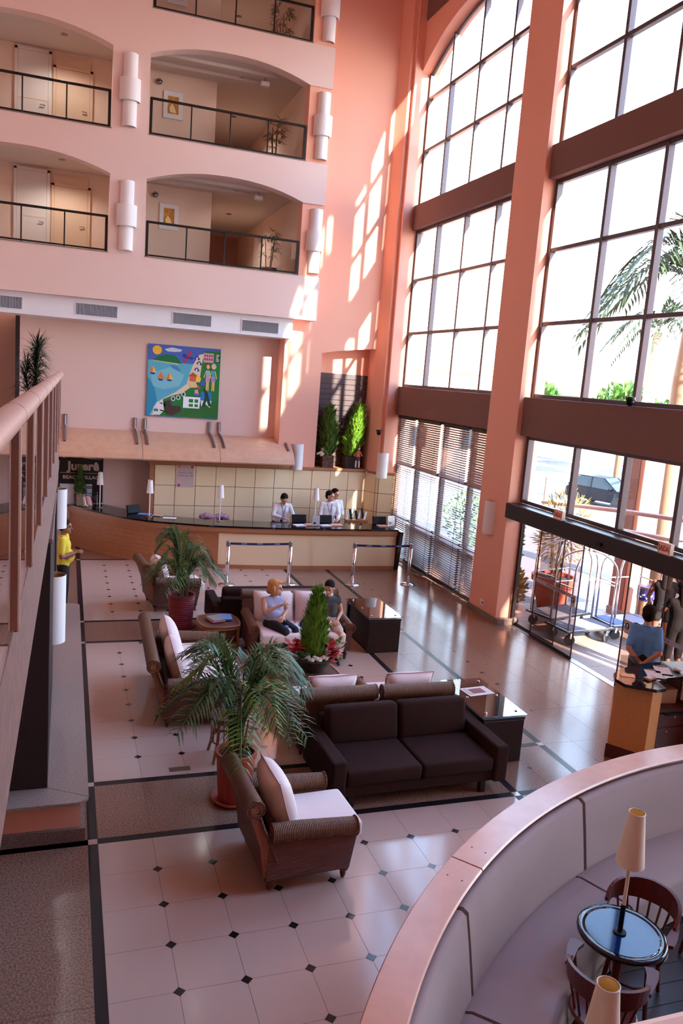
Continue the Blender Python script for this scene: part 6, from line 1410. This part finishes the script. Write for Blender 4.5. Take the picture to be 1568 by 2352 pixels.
M['darktop'] = mat('dark_grey_top', S(40, 36, 40), 0.9, spec=0.1)
STAND = dict(pelvis=(0, 0, 0.96), chest=(0.0, 0, 1.27), neck=(-0.01, 0, 1.45), head=(0.02, 0, 1.60), shL=(0, 0.18, 1.40), shR=(0, -0.18, 1.40), elL=(-0.03, 0.23, 1.13), elR=(-0.03, -0.23, 1.13), wrL=(0.06, 0.23, 0.90), wrR=(0.06, -0.23, 0.90),
             hipL=(0, 0.09, 0.92), hipR=(0, -0.09, 0.92), knL=(0.02, 0.10, 0.50), knR=(0.02, -0.10, 0.50), anL=(0, 0.11, 0.08), anR=(0, -0.11, 0.08))
SIT = dict(pelvis=(0, 0, 0.545), chest=(-0.05, 0, 0.80), neck=(-0.05, 0, 0.965), head=(-0.01, 0, 1.115), shL=(-0.05, 0.17, 0.92), shR=(-0.05, -0.17, 0.92), elL=(-0.02, 0.23, 0.70), elR=(-0.02, -0.23, 0.70), wrL=(0.18, 0.12, 0.68), wrR=(0.18, -0.12, 0.68),
           hipL=(0.02, 0.09, 0.555), hipR=(0.02, -0.09, 0.555), knL=(0.44, 0.11, 0.50), knR=(0.44, -0.11, 0.50), anL=(0.46, 0.10, 0.08), anR=(0.46, -0.10, 0.08))
def J(base, **kw): d = dict(base); d.update(kw); return d
person('seated woman with strawberry blond hair, sleeveless striped blouse and black trousers', (2.86, 4.83, 0), -PI/2+0.25,
       J(SIT, wrR=(0.20, 0.0, 0.88), elR=(0.10, -0.22, 0.76), wrL=(0.24, 0.03, 0.70), elL=(0.02, 0.24, 0.72), knL=(0.42, 0.16, 0.52), anL=(0.28, 0.24, 0.08), knR=(0.44, -0.02, 0.52), anR=(0.46, -0.10, 0.08)),
       'skin', 'hairblond', 1, 'stripeshirt', 1.62, 'blacktrs', 0, 'bob', 'sandal', (0.95, 0.05), 1.0, belly=0.02)
person('seated boy in a charcoal print shirt and beige shorts partly behind the conifer', (3.76, 4.78, 0), -PI/2-0.1,
       J(SIT, wrR=(0.26, -0.08, 0.66), wrL=(0.26, 0.10, 0.64)), 'skin', 'hairdark', 1, 'greyshirt', 0.85, 'khaki', 0.25, 'short', 'sandal', (-0.5, 0.35), 0.9)
person('standing guard in a yellow shirt with clasped hands below the white cylinder lamp', (-0.36, 7.25, 0), -0.15,
       J(STAND, elL=(0.0, 0.26, 1.10), wrL=(0.22, 0.06, 1.16), elR=(0.0, -0.24, 1.10), wrR=(0.21, -0.05, 1.15)), 'skin2', 'hairdark', 1, 'yellow', 2.0, 'blacktrs', 0.75, 'short', 'shoe', (0, 0.1), 0.97, True, (1.3, 1.3), belly=0.03)
person('man in a blue polo shirt seen from behind, hands behind his back', (7.30, 1.46, 0), 0.85,
       J(STAND, shL=(0, 0.15, 1.40), shR=(0, -0.15, 1.40), elL=(-0.14, 0.20, 1.12), wrL=(-0.21, 0.04, 0.98), elR=(-0.14, -0.20, 1.12), wrR=(-0.21, -0.03, 0.98)), 'skin', 'hairdark', 1, 'bluepolo', 2.0, 'blacktrs', 0.8, 'short', 'shoe', (0, 0), 1.0, True)
CNT = [((4.66, 11.55, 0), -PI/2+0.1, 'receptionist in a white shirt bending over the counter and writing', (0.0, 0.55), J(STAND, chest=(0.08, 0, 1.24), neck=(0.14, 0, 1.40), head=(0.22, 0, 1.52), shL=(0.11, 0.18, 1.36), shR=(0.11, -0.18, 1.36), elL=(0.18, 0.27, 1.12), elR=(0.18, -0.25, 1.12), wrL=(0.42, 0.2, 1.06), wrR=(0.36, -0.02, 1.07))),
       ((5.90, 11.50, 0), -PI/2-0.1, 'receptionist in a white shirt with a lanyard looking to the side', (0.9, 0.05), J(STAND, elL=(0.08, 0.25, 1.12), wrL=(0.32, 0.14, 1.06), elR=(0.05, -0.24, 1.12), wrR=(0.30, -0.16, 1.06))),
       ((6.16, 11.88, 0), -PI/2+0.2, 'third receptionist in white mostly hidden behind his colleague', (0.3, 0.1), J(STAND, elL=(0.02, 0.24, 1.12), wrL=(0.25, 0.12, 1.06)))]
for i, (lc, rz, lb, lk, jj) in enumerate(CNT):
    person(lb, lc, rz, jj, 'skin', 'hairdark', 1, 'shirtwhite', 2.0, 'blacktrs', 1.65 if i != 2 else 1.7, 'short', 'shoe', lk, 0.97, True, lanyard=(i < 2))
person('woman with long dark hair and grey top outside the doors, taking a picture', (9.62, 3.75, 0), 0.9,
       J(STAND, elR=(0.12, -0.28, 1.30), wrR=(0.22, -0.12, 1.55), elL=(0.05, 0.26, 1.12), wrL=(0.18, 0.22, 0.98)), 'skin2', 'hairdark', 1, 'darktop', 0.35, 'blacktrs', 0, 'long', 'sandal', (0, 0), 0.95)
person('dark-haired woman in black nearest the right picture edge outside the doors', (9.02, 2.72, 0), 1.5,
       J(STAND, elR=(0.12, -0.22, 1.20), wrR=(0.28, -0.05, 1.25), elL=(0.12, 0.22, 1.20), wrL=(0.28, 0.05, 1.22)), 'skin2', 'hairdark', 1, 'blacktrs', 1.2, 'blacktrs', 0.4, 'long', 'shoe', (0, 0), 0.92)
# belongings
t = thing('handbag', 'small dark blue handbag on the rattan sofa between the two guests', 'bag', (3.36, 4.63, 0.485), 0.3)
obj('bag', ell(NB(), (0, 0, 0.08), (0.13, 0.08, 0.09), 14, 10), M['navy'], parent=t, smooth=True); obj('strap', tube(NB(), [(-0.10, 0, 0.12), (-0.06, -0.02, 0.20), (0.06, -0.02, 0.20), (0.10, 0, 0.12)], 0.01, 6), M['black'], parent=t)
t = thing('white_cloth', 'crumpled white and blue cloth lying beside the seated woman', 'cloth', (3.12, 4.60, 0.485), 0.1)
f = NB(); r_ = random.Random(2)
for k in range(7): ell(f, (r_.uniform(-.12, .12), r_.uniform(-.12, .1), 0.03), (r_.uniform(.05, .1), r_.uniform(.05, .1), r_.uniform(.03, .06)), 10, 6)
obj('folds', fuse(f, 0.012, 2), M['shirtwhite'], parent=t, smooth=True); obj('printed_part', ell(NB(), (-0.12, -0.05, 0.05), (0.06, 0.06, 0.045)), M['bluepaper'], parent=t, smooth=True)
t = thing('brown_bag', 'small brown strapped bag on the sofa right of the boy', 'bag', (3.99, 4.55, 0.485), 0.4)
obj('bag', ell(NB(), (0, 0, 0.05), (0.12, 0.08, 0.055), 12, 8), M['turned'], parent=t, smooth=True); obj('strap', tube(NB(), [(-0.12, 0, 0.03), (0, 0.03, 0.13), (0.13, 0, 0.03)], 0.014, 6), M['black'], parent=t)
t = thing('desk_chair_with_jacket', 'pink floral jacket thrown over a low chair behind the counter', 'chair', (3.05, 11.72, 0), 0.0)
obj('seat', rbox(NB(), (0, 0.1, 0.48), (0.46, 0.44, 0.07), 0.02), M['black'], parent=t); obj('backrest', rbox(NB(), (0, -0.14, 0.80), (0.44, 0.06, 0.42), 0.03), M['black'], parent=t); obj('post', tube(NB(), [(0, 0.1, 0.05), (0, 0.1, 0.46)], 0.03, 8), M['dkmetal'], parent=t)
for k in range(5): a = k*2*PI/5; obj('leg', tube(NB(), [(0, 0.1, 0.07), (0.26*math.cos(a), 0.1+0.26*math.sin(a), 0.03)], 0.025, 6), M['dkmetal'], parent=t)
f = NB()
for k in range(9): ell(f, (-0.30+0.075*k, -0.14, 1.01+0.03*math.sin(k*1.3)), (0.08, 0.09, 0.07), 10, 7)
obj('jacket', fuse(f, 0.016, 3), M['floral'], parent=t, smooth=True)
t = thing('brochure_rack', 'dark brochure rack with black and white cards on the back ledge', 'rack', (6.78, 11.85, 0), 0)
obj('shelf', box(NB(), -0.30, 0.30, -0.12, 0.12, 0.92, 0.95), M['woodtrim'], parent=t); obj('support', box(NB(), -0.28, 0.28, -0.10, 0.10, 0, 0.92), M['woodtrim'], parent=t)
for k in range(7): obj('card', obox(NB(), (-0.24+0.08*k, 0.0, 1.05+0.03*(k % 3)), (0.06, 0.02, 0.22+0.05*(k % 2)), (0, 0.25*(-1)**k, 0.3)), M['black'] if k % 2 else M['paper'], parent=t)
